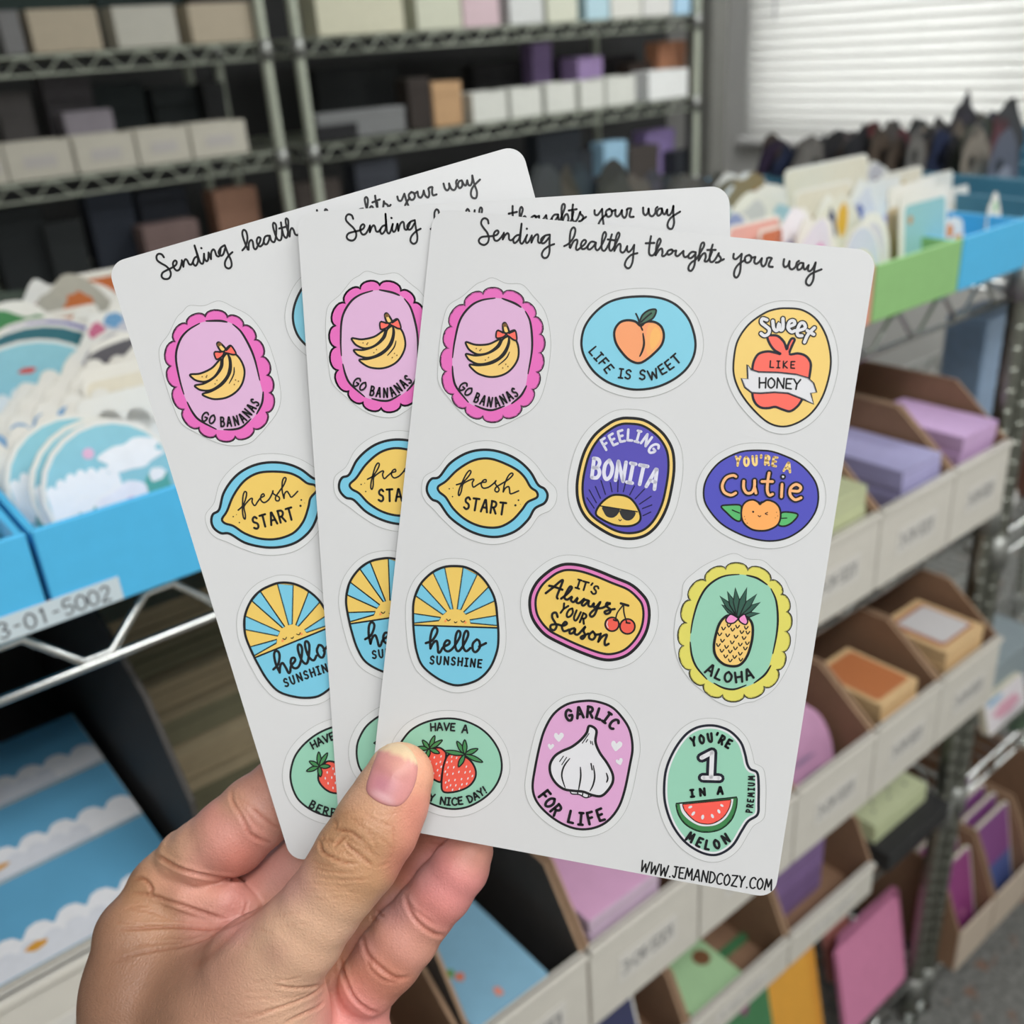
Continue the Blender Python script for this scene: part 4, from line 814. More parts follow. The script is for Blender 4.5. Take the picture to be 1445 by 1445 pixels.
# --- peach
a = art('peach_sticker', 'blue oval sticker of a peach reading LIFE IS SWEET', (810, 400), .13149)
o = pp("690,140 850,145 1000,180 1130,260 1240,400 1300,600 1290,760 1220,900 1100,1010 950,1090 800,1130 640,1138 480,1105 330,1040 200,930 110,780 80,640 110,480 200,340 340,220 500,160")
a.base(offset(o, 88)); a.fill(o, 'blue'); a.line([o], 26, 'k', closed=True)
a.part = 'illustration'
q = pp("715,455 660,410 580,395 500,415 445,480 432,560 460,660 540,770 610,830 690,855 760,830 860,750 940,660 965,560 940,470 880,420 810,408 760,420")
a.fill(q, 'orl'); a.fill("830,430 905,450 945,510 940,600 880,700 800,770 770,690 775,560 790,470", 'orm'); a.fill("870,470 915,500 930,570 895,650 840,710 815,640 825,540", 'orr'); a.line([q], 26, closed=True)
q = pp("700,430 735,340 800,290 870,278 880,310 850,370 790,410 715,440"); a.fill(q, 'leafd'); a.line([q], 20, closed=True)
a.line("665,325 690,380 700,440|715,455 735,500|720,415 790,350 830,320", 18); a.line("740,535 752,640 735,720 705,785", 24, taper=True)
a.part = 'lettering'
a.text('LIFE', "212,725 275,795 325,850 375,915", 96, 19); a.text('IS', "505,965 582,975", 96, 19); a.text('SWEET', "735,980 840,978 940,925 1025,870 1095,812", 100, 20)
# --- honey
a = art('apple_sticker', 'yellow oval sticker of a red apple behind a white banner reading HONEY', (1015, 415), .13844)
o = pp("700,145 850,165 990,260 1090,430 1135,640 1120,830 1050,1050 940,1210 800,1310 650,1350 500,1310 350,1180 220,1010 150,830 150,650 190,470 300,310 450,200 570,155")
a.base(offset(o, 78)); a.fill(o, 'yel2'); a.line([o], 20, 'k', closed=True)
a.part = 'illustration'
q = pp("335,800 350,690 400,610 490,585 560,595 628,612 560,570 510,500 490,430 540,420 600,430 660,490 688,565 700,520 735,455 768,465 740,530 715,612 800,605 880,630 930,700 925,800 905,900 870,1010 835,1090 790,1150 720,1195 640,1175 570,1150 500,1162 420,1155 360,1100 335,1000")
a.fill(q, 'red', n=4); a.line([q], 26, 'kb', closed=True, n=4); a.fill("640,590 700,585 700,640 640,640", 'red')
q = pp("285,720 320,770 400,795 600,800 780,820 900,855 960,910 990,1000 930,1010 960,1120 850,1070 700,1010 560,1000 420,1010 330,1005 260,950 225,860 290,865")
a.fill(q, 'w', smooth=False); a.stroke1(q, 20, 'kb', True)
a.part = 'lettering'
a.text('LIKE', "535,715 748,722", 68, 15); a.text('HONEY', "440,905 620,908 790,920", 102, 18)
sw = "485,265 440,252 430,290 470,325 508,360 500,405 460,425 425,402|545,275 555,350 590,372 608,300 620,365 648,350 648,250|700,335 765,308 755,272 715,285 700,345 735,385 772,372|795,375 872,348 862,300 825,302 795,370 802,420 842,425|968,345 905,410 868,490|895,372 962,412"
a.line(sw, 60, 'k'); a.line(sw, 33, 'w')
# --- lemon
a = art('lemon_sticker', 'yellow lemon sticker with a blue rim reading fresh START', (595, 615), .13149)
o = pp("190,440 300,300 450,200 600,155 760,155 920,200 1060,280 1170,390 1250,525 1320,570 1352,640 1320,720 1215,780 1150,890 1040,1000 920,1060 780,1085 620,1060 460,990 300,870 190,720 110,680 60,600 65,520 110,460")
a.base(pp("0,590 30,440 170,350 300,190 480,90 700,50 900,90 1080,180 1220,300 1330,450 1440,570 1445,700 1380,800 1260,860 1150,1010 1000,1110 800,1165 600,1140 400,1050 230,900 130,790 40,700")); a.fill(o, 'blue2'); a.line([o], 27, 'k', closed=True)
o = pp("178,545 260,488 380,370 520,280 640,245 760,250 900,300 1030,370 1110,450 1170,550 1235,600 1238,660 1140,710 1080,790 980,900 860,970 740,985 600,960 460,890 340,780 260,660 190,600")
a.fill(o, 'yel'); a.line([o], 25, 'k', closed=True)
a.part = 'illustration'; a.dots("298,568,8 333,652,8 338,562,5 1040,690,10 1007,745,13 1060,735,4", 'k')
a.part = 'lettering'
a.line("375,525 440,500 500,440 530,390 515,372 480,410 440,490 410,560 395,620 405,640 425,600 437,540 452,510 500,482 545,465 562,472 545,505 556,550 600,525 645,500 690,495 690,470 660,480 640,520 662,560 720,550 780,505 800,478 790,512 832,570 815,602 788,588 800,552 862,512 930,470 980,418 965,400 930,432 890,520 876,602|876,602 900,560 935,545 945,582 957,622 1042,590", 17)
a.text('START', "490,722 680,752 868,780", 128, 24, 'k', .72)
# --- sunshine
a = art('sunshine_sticker', 'blue pill-shaped sticker of a rising yellow sun reading hello SUNSHINE', (570, 780), .13838)
o = pp("530,135 640,150 760,215 860,330 930,480 955,680 965,850 950,1000 880,1170 760,1290 600,1345 480,1340 330,1270 190,1150 130,1000 105,830 95,650 105,480 170,320 290,200 410,145")
a.base(offset(o, 78)); a.fill(o, 'yel')
a.part = 'illustration'
for sp in ("300,205 415,150 500,575 475,575", "605,150 745,225 580,580 545,575", "868,345 925,490 630,625 610,605", "945,640 950,740 680,715 672,685", "180,320 125,440 400,630 435,600", "105,620 108,715 355,690 378,660"):
    a.fill(sp, 'blue2', smooth=False); a.stroke1(pp(sp), 14, 'k', True)
a.part = 'frame'
a.fill([p for p in catmull(o, 6, True) if p[1] > 790] and [(104, 737), (957, 765)] + [p for p in catmull(o, 6, True) if p[1] > 790], 'blue2', raw=True)
a.line("104,737 957,765", 17); a.line([o], 24, 'k', closed=True)
a.part = 'illustration'; a.dots("425,695,13 628,709,13", 'chk'); a.line("437,675 455,692 475,678|583,690 602,706 622,692|515,703 528,712 542,703", 9)
a.part = 'lettering'
a.line("225,920 290,892 335,825 342,780 320,760 290,790 270,880 272,975|272,975 300,920 335,898 347,950 352,1012 372,1010 402,962 460,930 465,900 435,895 410,940 420,990 460,1002 510,960 570,860 575,808 552,798 530,850 525,950 550,1002 590,970 650,860 655,808 632,798 610,850 605,950 635,1002 680,970|745,882 705,925 705,990 735,1010 775,962 770,902 745,882|768,955 838,920", 26)
a.text('SUNSHINE', "290,1092 530,1105 775,1128", 78, 19, 'k', .8)
# --- bonita
a = art('sunglasses_sticker', 'purple pill-shaped sticker of a smiling sun in sunglasses reading FEELING BONITA', (800, 575), .13844)
o = pp("630,105 780,125 910,200 1010,300 1080,440 1095,620 1070,820 1020,1020 930,1190 810,1300 660,1340 500,1320 340,1240 200,1130 120,980 100,800 130,600 190,420 290,270 430,160 530,115")
a.base(offset(o, 90)); D = catmull(o, 6, True)
a.fill(offset(D, 12), 'k', raw=True); a.fill(offset(D, -18), 'yel2', raw=True); a.fill(offset(D, -48), 'k', raw=True); a.fill(offset(D, -72), 'ppl', raw=True)
a.part = 'illustration'
a.line("205,920 278,1025|228,840 300,970|290,805 342,925|348,745 393,885|442,765 460,858|522,740 518,858|598,770 575,858|688,800 640,890|790,832 697,930|858,905 740,985|865,993 770,1030|855,1065 775,1103", 13, 'navy')
q = pp("295,1080 345,980 440,905 530,890 630,915 700,985 745,1080 745,1150 690,1195 600,1210 480,1195 360,1140"); a.fill(q, 'yel'); a.line([q], 22, closed=True)
a.fill("368,1012 528,1032 520,1085 470,1122 410,1112 376,1065", 'gls'); a.fill("545,1045 694,1064 672,1130 615,1152 562,1120", 'gls')
a.line("345,1003 540,1034 718,1062", 13); a.line("530,1140 542,1155 555,1142", 9)
a.part = 'lettering'
a.text('FEELING', "392,372 475,325 550,293 640,282 735,298 820,340 885,415", 112, 26, 'lw', .78); a.text('BONITA', "300,620 430,636 565,652 675,672 775,690 882,725", 196, 38, 'lw', .62)
# --- cutie
a = art('clementine_sticker', 'blue oval sticker of a winking clementine reading cutie', (980, 620), .13495)
o = pp("650,115 800,125 950,175 1080,240 1190,340 1270,460 1295,600 1270,740 1190,870 1080,970 940,1040 780,1062 600,1035 430,970 280,880 170,760 105,640 100,500 150,370 250,250 380,170 510,125")
a.base(offset(o, 80)); a.fill(o, 'blu3'); a.line([o], 19, 'k', closed=True)
a.part = 'illustration'
for sp in ("280,700 370,685 480,690 490,760 480,850 420,840 340,770", "905,770 980,760 1080,785 1030,860 950,905 880,895 890,830"):
    a.fill(sp, 'grn'); a.line([pp(sp)], 19, closed=True)
a.line("395,738 470,770|900,825 965,822", 12)
q = pp("500,700 550,645 620,632 690,665 760,635 840,660 890,720 900,810 870,890 790,940 700,955 600,940 520,880 490,800"); a.fill(q, 'org'); a.line([q], 20, closed=True)
a.line("668,655 685,678 702,655", 22); a.dots("613,757,11", 'k'); a.line("765,763 738,776 763,786|665,795 680,808 693,797", 9); a.dots("522,806,5 530,835,5 550,875,6 858,762,5 870,800,5 845,820,4", 'brn')
a.part = 'lettering'
a.text("YOU'RE", "455,228 540,230 625,222 690,218 755,218 838,232", 92, 26, 'cream', .72); a.text('A', "975,290 1075,312", 92, 26, 'cream')
ct = "432,388 400,376 330,402 290,480 312,552 380,582 430,560|515,435 515,510 548,560 600,552 625,500 628,430|628,500 642,560|780,350 765,440 760,530 780,582 815,572|705,440 815,440|915,470 908,600|1000,535 1085,540 1110,500 1060,470 1005,510 1000,580 1050,630 1112,610"
a.line(ct, 66, 'kb'); a.dots("925,390,32", 'kb'); a.line(ct, 29, 'pch'); a.dots("925,390,12", 'w')
# --- season
a = art('cherry_sticker', 'tilted yellow sticker of two cherries inside a pink rim', (735, 780), .13841)
o = pp("480,105 620,120 780,170 950,240 1120,310 1230,400 1300,500 1320,640 1290,800 1210,940 1090,1050 940,1100 800,1090 600,1020 400,930 240,840 130,710 85,580 90,430 160,290 280,180 380,125")
a.base(offset(o, 84)); D = catmull(o, 6, True)
a.fill(offset(D, 5), 'k', raw=True); a.fill(offset(D, -26), 'mpk', raw=True); a.fill(offset(D, -58), 'k', raw=True); a.fill(offset(D, -82), 'yel', raw=True)
a.part = 'illustration'
for cx, cy, r in ((930, 728, 70), (1087, 750, 76)):
    q = [(cx + r * math.cos(t * .449), cy + r * math.sin(t * .449)) for t in range(14)]; a.fill(q, 'chr'); a.line([q], 18, closed=True)
a.line("965,685 985,610 1045,530|1078,705 1052,610 1048,530", 15); a.line("1020,515 1095,537", 26); a.line("945,682 975,692|1075,712 1112,716", 16); a.line("885,700 878,730 890,760", 9, 'w')
a.part = 'lettering'
a.text("IT'S", "590,318 668,342 705,350 757,378", 88, 20); a.text('YOUR', "437,570 505,612 570,640 640,668", 100, 22, 'k', .74)
a.line("255,410 330,352 400,292 430,280 405,350 370,440 376,465|290,335 340,345 425,375|412,466 480,412 521,358 502,344 467,400 446,456 475,476 522,446 512,482 540,500 580,457 567,500 597,510 645,468|690,487 650,480 622,520 642,536 688,495|695,490 690,535 720,546 746,512 742,550 772,545 812,498 782,560 752,630 720,650 706,622 760,572 830,560 870,540 908,512|908,520 880,508 870,540 912,575 905,610 870,622 855,600 900,582 957,572", 25)
a.line("376,652 360,610 325,618 322,660 350,710 365,750 340,787 305,772 310,735 370,728 430,742 470,722 452,703 420,750 440,797 492,782|545,767 505,782 500,820 535,812 556,775 550,820 580,832 622,792 660,750 640,792 657,840 630,876 614,856 690,822|735,800 700,832 700,870 735,882 762,842 735,800|755,835 812,828|815,822 790,905|790,905 830,852 872,832 875,850 856,900 862,940 896,926", 25)
# --- aloha
a = art('pineapple_sticker', 'mint sticker of a pineapple with a pink bow in a yellow scalloped frame', (945, 780), .15228)
a.base(pp("600,5 720,55 860,70 960,150 1060,240 1110,340 1165,450 1180,600 1170,780 1140,950 1060,1130 950,1280 800,1370 700,1390 580,1425 450,1385 330,1300 200,1190 100,1050 50,900 40,740 60,560 110,420 130,280 230,180 330,110 470,45"))
cz = scallop("520,155 722,165 930,262 1030,390 1080,550 1065,728 1040,915 990,1080 872,1238 690,1312 490,1315 320,1215 200,1080 135,860 160,650 195,440 335,262")
a.fill(cz, 'lime', raw=True); a.stroke1(cz, 18, 'k', True)
a.fill("640,200 790,230 910,300 980,430 1000,600 985,780 950,940 900,1090 780,1210 600,1262 430,1225 300,1130 220,1000 190,820 210,640 260,440 350,300 480,225", 'mint')
a.line("645,200 520,212 420,255 330,335 262,460 215,620 195,745|710,207 810,235 905,297|938,332 985,440 1002,600 990,760 955,935|938,1042 880,1130 780,1208|710,1225 600,1264 500,1252 408,1206|345,1172 250,1060 205,950 190,825", 20, taper=True)
a.part = 'illustration'
for tip, wv in (("480,480", 34), ("835,560", 30), ("465,400", 36), ("840,458", 38), ("535,358", 38), ("808,380", 38), ("608,322", 38), ("716,320", 38)):
    t = np.array(pp(tip)[0]); b0 = np.array((632.0, 585.0)); m_ = (t + b0) / 2; d = t - b0; nr = np.array([-d[1], d[0]]) / np.hypot(*d) * wv * .8
    q = [tuple(t), tuple(m_ + nr), tuple(b0 + nr * .4), tuple(b0 - nr * .4), tuple(m_ - nr)]
    a.fill(q, 'dgrn', smooth=False); a.stroke1(q, 12, 'k', True)
q = pp("540,580 470,640 430,750 410,870 430,960 500,1030 590,1050 660,1030 720,950 760,820 770,700 750,630 700,590 620,600"); a.fill(q, 'ban'); a.line([q], 25, closed=True)
vm = []
for p in pp("550,675 630,685 710,695 500,702 585,712 670,735 725,740 465,755 538,765 615,778 690,790 490,815 580,830 655,850 720,838 452,855 528,872 610,885 702,887 485,908 562,915 655,935 520,960 603,965 562,998 660,990"):
    vm.append([(p[0] - 17, p[1] - 14), (p[0] - 4, p[1] + 12), (p[0] + 16, p[1] - 12)])
a.lay += 1
for v in vm: a.stroke1(catmull(v, 3), 12, 'k')
for sp in ("632,605 575,570 545,580 520,620 540,650 590,650 622,625", "640,605 690,568 712,600 722,640 700,664 655,640"):
    a.fill(sp, 'bow'); a.line([pp(sp)], 14, closed=True)
a.part = 'lettering'; a.text('ALOHA', "378,1082 460,1128 545,1148 640,1150 732,1122", 92, 22)
# --- strawberry
a = art('strawberry_sticker', 'mint oval sticker of two strawberries partly under the thumb', (560, 1000), .11419)
o = pp("600,120 760,130 920,180 1060,260 1180,380 1270,540 1298,720 1260,880 1170,1020 1040,1130 880,1210 720,1238 560,1220 400,1160 240,1070 110,940 20,780 0,640 20,500 70,390 170,270 300,190 450,140")
a.base(offset(o, 100)); a.fill(o, 'mint'); a.line([o], 25, 'k', closed=True)
a.part = 'illustration'
q = pp("330,640 380,540 440,500 520,480 590,520 610,570 590,700 560,800 545,900 480,885 400,830 345,740"); a.fill(q, 'chr'); a.line([q], 24, closed=True)
q = pp("620,590 680,550 780,560 900,630 970,740 970,850 900,950 780,1010 640,1035 565,1010 555,900 575,720"); a.fill(q, 'chr'); a.line([q], 24, closed=True)
a.seeds("465,600 548,588 415,655 540,655 490,680 422,725 505,758 455,800 527,825 550,715 680,592 740,605 622,660 678,650 635,725 705,722 860,715 600,775 625,812 695,800 768,780 845,785 905,775 645,885 720,878 800,868 880,860 935,830 605,910 665,945 730,945 805,935 865,925 622,970 690,1000 775,988", 'w', 17, 8, -1.2)
def star(base, tips, wv):
    for t in pp(tips):
        t = np.array(t); b0 = np.array(base, float); m_ = (t + b0) / 2; d = t - b0; nr = np.array([-d[1], d[0]]) / np.hypot(*d) * wv
        q = [tuple(t), tuple(m_ + nr), tuple(b0), tuple(m_ - nr)]
        a.fill(q, 'sgrn'); a.line([q], 15, closed=True)
star((405, 492), "470,330 565,385 530,548 370,615 240,480 320,385", 26); star((842, 560), "745,398 842,380 1005,492 1065,655 765,715 590,520", 28)
a.part = 'lettering'
a.text('HAVE', "452,222 570,216 695,222", 88, 21); a.text('A', "848,246 948,256", 92, 21); a.text('BERRY', "150,880 215,965 290,1030 360,1075 440,1092", 88, 21)
a.text('NICE', "575,1132 690,1142 788,1130", 88, 22); a.text('DAY!', "908,1105 985,1068 1045,1025 1090,995", 84, 22)
# --- garlic
a = art('garlic_sticker', 'pink pill-shaped sticker of a white garlic bulb and hearts', (735, 970), .15228)
o = pp("580,125 700,130 840,180 940,280 1010,400 1035,560 1010,720 960,960 900,1120 800,1240 680,1300 540,1312 400,1270 260,1180 150,1060 110,930 130,760 180,520 230,370 310,240 430,155")
a.base(offset(o, 72)); a.fill(o, 'garl'); a.line([o], 23, 'k', closed=True)
a.part = 'illustration'
for hx, hy, r, tl in ((352, 460, 44, .0), (278, 548, 28, .1), (885, 542, 50, .15), (915, 688, 32, -.3)):
    h = [(-.05, -.45), (.4, -.95), (.95, -.75), (1, -.15), (.5, .5), (0, .98), (-.6, .45), (-1, -.2), (-.85, -.8), (-.4, -.85)]
    a.fill([(hx + r * (x * math.cos(tl) - y * math.sin(tl)), hy + r * (x * math.sin(tl) + y * math.cos(tl))) for x, y in h], 'w', n=3)
a.fill("455,955 470,985 540,992 600,1022 650,1008 670,985 600,960", 'w'); a.line("455,960 475,985 540,990 600,1020 655,1005|525,965 530,990|575,975 570,1005|630,985 625,1010", 12)
q = pp("635,355 700,395 692,500 730,600 800,700 850,800 850,880 800,960 740,1005 660,995 580,965 480,955 400,940 330,890 280,810 270,720 310,640 380,590 470,550 550,490 610,420")
a.fill(q, 'w'); a.line([q], 25, closed=True)
a.line("455,655 400,730 380,820 412,930|552,735 555,830 535,950|672,720 685,820 670,900 640,960|792,790 806,840 794,880|650,700 662,765", 16, taper=True); a.line("395,635 360,685|425,645 380,715|632,425 570,515|620,480 605,505|645,495 650,520|660,500 668,530", 9)
a.part = 'lettering'
a.text('GARLIC', "445,255 540,232 625,225 710,240 790,272 862,335", 98, 26, 'k', .82); a.text('FOR', "222,998 275,1065 330,1132", 104, 26, 'k', .82); a.text('LIFE', "470,1198 560,1215 645,1208 738,1178", 108, 26, 'k', .8)
# --- melon
a = art('melon_sticker', 'mint sticker of a watermelon slice under a big white numeral one', (925, 1000), .15223)
o = pp("480,155 590,165 700,215 790,310 830,420 850,510 880,560 940,590 955,680 955,860 945,980 860,1040 800,1130 720,1260 620,1335 520,1355 400,1320 270,1230 160,1080 95,900 80,740 100,560 170,390 270,250 370,180")
a.base(offset(o, 68)); D = catmull(o, 6, True); a.fill(D, 'w', raw=True); a.fill(offset(D, -30), 'mint', raw=True); a.line([o], 24, 'kb', closed=True)
a.part = 'illustration'
for sp, c in (("190,880 755,820 745,920 700,1030 610,1110 500,1140 390,1130 280,1070 215,980", 'rind'), ("225,882 722,835 705,920 655,1010 575,1070 490,1088 400,1080 310,1030 245,960", 'w'), ("250,885 700,842 682,920 632,1000 560,1050 490,1068 400,1055 330,1010 270,940", 'mel')):
    q = pp(sp); q = q[:2] + catmull(q[1:] + q[:1], 5)[1:-1]; a.fill(q, c, raw=True); 
    if c != 'w': a.stroke1(q, 18 if c == 'rind' else 11, 'k', True)
a.seeds("322,910", 'w', 20, 12, -.4); a.seeds("350,970", 'w', 24, 13, -.9); a.seeds("437,1003", 'w', 24, 14, -1.4); a.seeds("527,993 587,950", 'w', 22, 13, 1.1); a.seeds("615,895", 'w', 18, 11, .6)
one = "428,452 525,402|525,402 515,630|440,638 592,642"
a.line(one, 98, 'kb'); a.line(one, 42, 'w')
a.part = 'lettering'
a.text("YOU'RE", "352,302 425,282 498,268 560,262 612,285 678,322", 76, 24, 'k', .74); a.text('IN', "340,782 435,770", 62, 24); a.text('A', "600,756 700,756", 62, 24); a.text('PREMIUM', "868,945 885,800 890,640", 54, 15, 'k', .72); a.text('MELON', "325,1188 420,1240 495,1262 572,1250 650,1202", 80, 25, 'k', .78)

# --- sheet lettering
gA = Art('g', '', (665, 300), .16609); gA.pxm = ARTS[1].pxm; gB = Art('g', '', (900, 320), .18685); gB.pxm = ARTS[1].pxm; gB.mb = gA.mb
for g_ in (gA, gB): g_.part = 'lettering'; g_.lay = -2
gA.line("147,92 140,62 115,48 92,62 85,95 105,130 135,170 150,215 140,255 110,275 75,262 65,235 85,210 125,203 175,200 215,190 232,168 222,152 200,165 190,200 200,235 225,238 250,215 272,185 278,172|278,172 268,228|268,228 290,190 310,175 320,192 322,225 340,235 365,215|412,190 385,195 358,225 365,258 390,245 412,205 428,95|428,95 420,180 415,245 430,265 450,240 475,190|475,190 462,230 470,258 490,245 515,195|515,195 512,255|512,255 535,205 560,185 570,200 568,245 590,255 625,200|668,188 630,195 595,225 600,258 625,255 660,215|668,188 665,260 665,330 650,375 620,386 600,360 615,320 660,285 705,268|472,136 474,139", 18)
gA.line("790,285 830,262 870,210 885,150 870,126 848,150 838,210 836,295|842,300 868,247 895,230 902,250 890,300 902,318 932,295 962,270 976,245 962,232 940,250 932,285 945,310 975,300 1000,270|1048,250 1020,248 995,275 990,305 1010,312 1040,285 1058,255|1060,255 1055,300 1072,320 1097,295 1127,240 1146,190 1135,165 1118,190 1108,260 1110,310 1130,325 1152,300 1182,240|1195,185 1180,240 1172,300 1185,325 1207,303 1240,240 1260,190 1250,170 1235,195 1222,260 1216,325|1160,228 1217,235|1216,325 1240,282 1262,265 1270,285 1268,325 1287,340 1308,322 1325,285|1325,285 1325,320 1340,335 1365,310 1385,275|1385,275 1378,350 1370,420 1350,465 1325,472 1305,445 1320,400 1360,360 1412,345", 18, lay=False)
gB.line("100,72 90,130 85,190 95,215 122,210 155,150 173,110 165,90 150,110 140,160 135,215|60,125 125,122|135,215 160,177 180,165 187,190 184,218 200,220 222,198|255,172 232,180 222,200 235,211 258,198 263,178 252,172|262,185 290,180|290,180 285,210 300,222 325,202 345,183|345,183 345,215 360,230 385,215|437,193 410,190 385,212 385,235 405,235 430,212|437,193 432,260 425,300 405,332 385,326 385,300 405,270 440,245 475,190 500,145 498,120 480,130 468,180 460,255|460,255 485,212 508,200 513,230 505,258 520,262 538,243 560,190|566,135 550,190 542,240 552,266 578,255 612,200|525,175 588,175|612,200 612,215 628,240 615,265 590,270|615,262 650,245", 16.5)
gB.line("725,205 722,235 740,245 765,225 785,205|785,205 778,260 775,320 765,360 745,384 727,365 735,320 765,280 812,250|842,213 815,225 808,255 825,272 850,260 858,230 842,213|856,235 888,228|888,228 880,265 895,280 920,262 937,238|937,238 932,275 944,299 960,290 972,264 977,238|977,238 992,233 1011,238 1003,254 991,280 992,299 1019,303|1105,245 1100,285 1112,305 1135,290 1146,260|1146,260 1145,305 1165,322 1192,300 1202,270 1217,258|1250,275 1225,275 1205,300 1210,325 1235,315 1250,285|1250,280 1252,310 1265,322 1290,290|1290,290 1285,325 1300,335 1325,310 1343,270|1343,270 1330,340 1325,400 1300,442 1273,430 1275,395 1310,355 1387,322", 16.5, lay=False)
gC = Art('g', '', (895, 1205), .14187); gC.pxm = ARTS[10].pxm; gC.part = 'lettering'; gC.lay = -2
gC.text('WWW.JEMANDCOZY.COM', "108,125 300,165 520,195 740,228 960,262 1160,285 1335,305", 108, 16, 'k', .74)

def copy_tree(o, parent=None):
    c = o.copy(); COL.objects.link(c)
    if parent: c.parent = parent
    for ch in o.children: copy_tree(ch, c)
    return c
def make_sheet():
    root = empty('sticker_sheet')
    rc = 0.0042; pts = []
    for cx, cy, a0 in ((SH_W - rc, -rc, 0), (rc, -rc, 90), (rc, -SH_H + rc, 180), (SH_W - rc, -SH_H + rc, 270)):
        for k in range(9):
            t = math.radians(a0 + k * 11.25); pts.append((cx + rc * math.cos(t), cy + rc * math.sin(t)))
    m = MB(); m.prism(pts, -0.00028, 0.0, PAPER, msides=mat('sheet_edge', (0.72, 0.71, 0.69), rough=0.6)); m.build('backing_sheet', root)
    gA.mb['lettering'].build('greeting_lettering', root, recalc=False)
    gC.mb['lettering'].build('address_lettering', root, recalc=False)
    for s in ARTS:
        b = s.b.build(s.name, root); b['label'] = s.label
        for k, mb in s.mb.items():
            if mb.f: mb.build(k, b, recalc=False)
    return root
sheet = make_sheet()
LAB = ['front white sticker sheet showing all twelve fruit stickers above the thumb', 'middle white sticker sheet of the fan between the front and left sheets',
       'leftmost tilted white sticker sheet at the back of the fan']
for i, p in enumerate(POSE):
    o = sheet if i == 0 else copy_tree(sheet)
    o.matrix_world = pose_matrix(p); tag(o, LAB[i], 'sticker sheet', 'sticker sheets fanned in the hand')
# ================================================================ the hand: one continuous skin grown from a distance field
def C3(x, y, z):                                   # lens space point (metres) seen at photo point x,y
    return np.array([(x - C0) / F * z, (y - C0) / F * z, z], dtype=np.float64)
def chain(*pts):                                   # (x, y, z, radius in px at that depth) -> tapered segments
    q = [(C3(x, y, z), r * z / F) for x, y, z, r in pts]
    return list(zip(q[:-1], q[1:]))
def smin(a, b, k):
    h = np.clip(0.5 + 0.5 * (b - a) / k, 0, 1); return b + (a - b) * h - k * h * (1 - h)
def seg_d(P, s, sq=None):
    (a, ra), (b, rb) = s; ab = b - a; t = np.clip(((P - a) @ ab) / (ab @ ab), 0, 1)
    d = P - a - t[:, None] * ab
    if sq is not None:                             # flatten along the view depth
        n = sq[1]; dn = d @ n; d = d + np.outer(dn * (sq[0] - 1), n)
    return np.sqrt((d * d).sum(1)) - (ra + (rb - ra) * t)
CHN = dict(
    thumb=(chain((564, 1096, .2436, 48), (549, 1132, .2425, 54), (531, 1166, .2412, 59), (503, 1211, .2405, 60), (480, 1244, .2408, 56), (452, 1282, .2422, 56), (424, 1318, .2442, 61), (372, 1372, .2500, 82), (345, 1450, .2560, 108)), .004),
    body=(chain((192, 1322, .2700, 58), (205, 1400, .2680, 84), (222, 1500, .2660, 108), (262, 1640, .2600, 128), (300, 1800, .2500, 128), (330, 2050, .2350, 135), (340, 2400, .2200, 150)), .010),
    meta=(chain((236, 1300, .2745, 46), (300, 1350, .2690, 62), (330, 1440, .2640, 95), (330, 1560, .2600, 115)), .010),
    meta2=(chain((345, 1450, .2560, 108), (350, 1560, .2600, 120), (320, 1760, .2560, 125)), .010),
    prox=(chain((222, 1250, .2730, 30), (268, 1260, .2695, 33), (318, 1270, .2680, 31), (344, 1282, .2690, 27)), .0025),
    pip=(chain((218, 1248, .2765, 34), (242, 1228, .2745, 36)), .005))
FING = dict(
    index=(chain((236, 1222, .2745, 27), (260, 1209, .2715, 37), (286, 1202, .2695, 46), (326, 1180, .2688, 54), (362, 1147, .2695, 52), (400, 1114, .2702, 47), (430, 1092, .2702, 46), (480, 1055, .2690, 42), (520, 1020, .2675, 34)), .0032),
    middle=(chain((320, 1320, .2830, 46), (374, 1262, .2785, 46), (432, 1215, .2745, 42), (480, 1155, .2725, 42), (530, 1090, .2700, 38)), .003),
    ring=(chain((470, 1396, .2790, 42), (520, 1330, .2760, 40), (566, 1268, .2735, 40), (608, 1210, .2720, 38), (640, 1160, .2700, 34)), .003),
    little=(chain((521, 1387, .2672, 44), (548, 1352, .2652, 47), (572, 1321, .2642, 46.5), (598, 1288, .2634, 42), (624, 1257, .2624, 42.5), (650, 1223, .2614, 40), (664, 1201, .2612, 32)), .0030),
    palm=(chain((420, 1470, .2720, 84), (478, 1440, .2745, 66), (492, 1500, .2760, 72)), .006),
    deep=(chain((300, 1400, .2840, 60), (400, 1430, .2900, 70), (440, 1400, .2880, 55), (515, 1398, .2760, 38), (330, 1600, .2700, 100)), .008))
def field(P):
    out = None
    for nm, (segs, k) in CHN.items():
        d = None
        for s in segs:
            e = seg_d(P, s, (1.08, np.array([0., 0, 1])) if nm == 'thumb' else None); d = e if d is None else smin(d, e, k * .5)
        out = d if out is None else smin(out, d, k)
    for nm, (segs, k) in FING.items():
        d = None
        for s in segs:
            e = seg_d(P, s); d = e if d is None else smin(d, e, .0015)
        kk = {'index': .0009, 'middle': .0007, 'ring': .0007, 'little': .0004, 'palm': .0030, 'deep': .004}[nm]
        out = smin(out, d, kk)
    return out
H_ = 0.00056
lo = np.array([-.130, .055, .205]); N_ = np.array([240, 440, 176]); STRD = 8
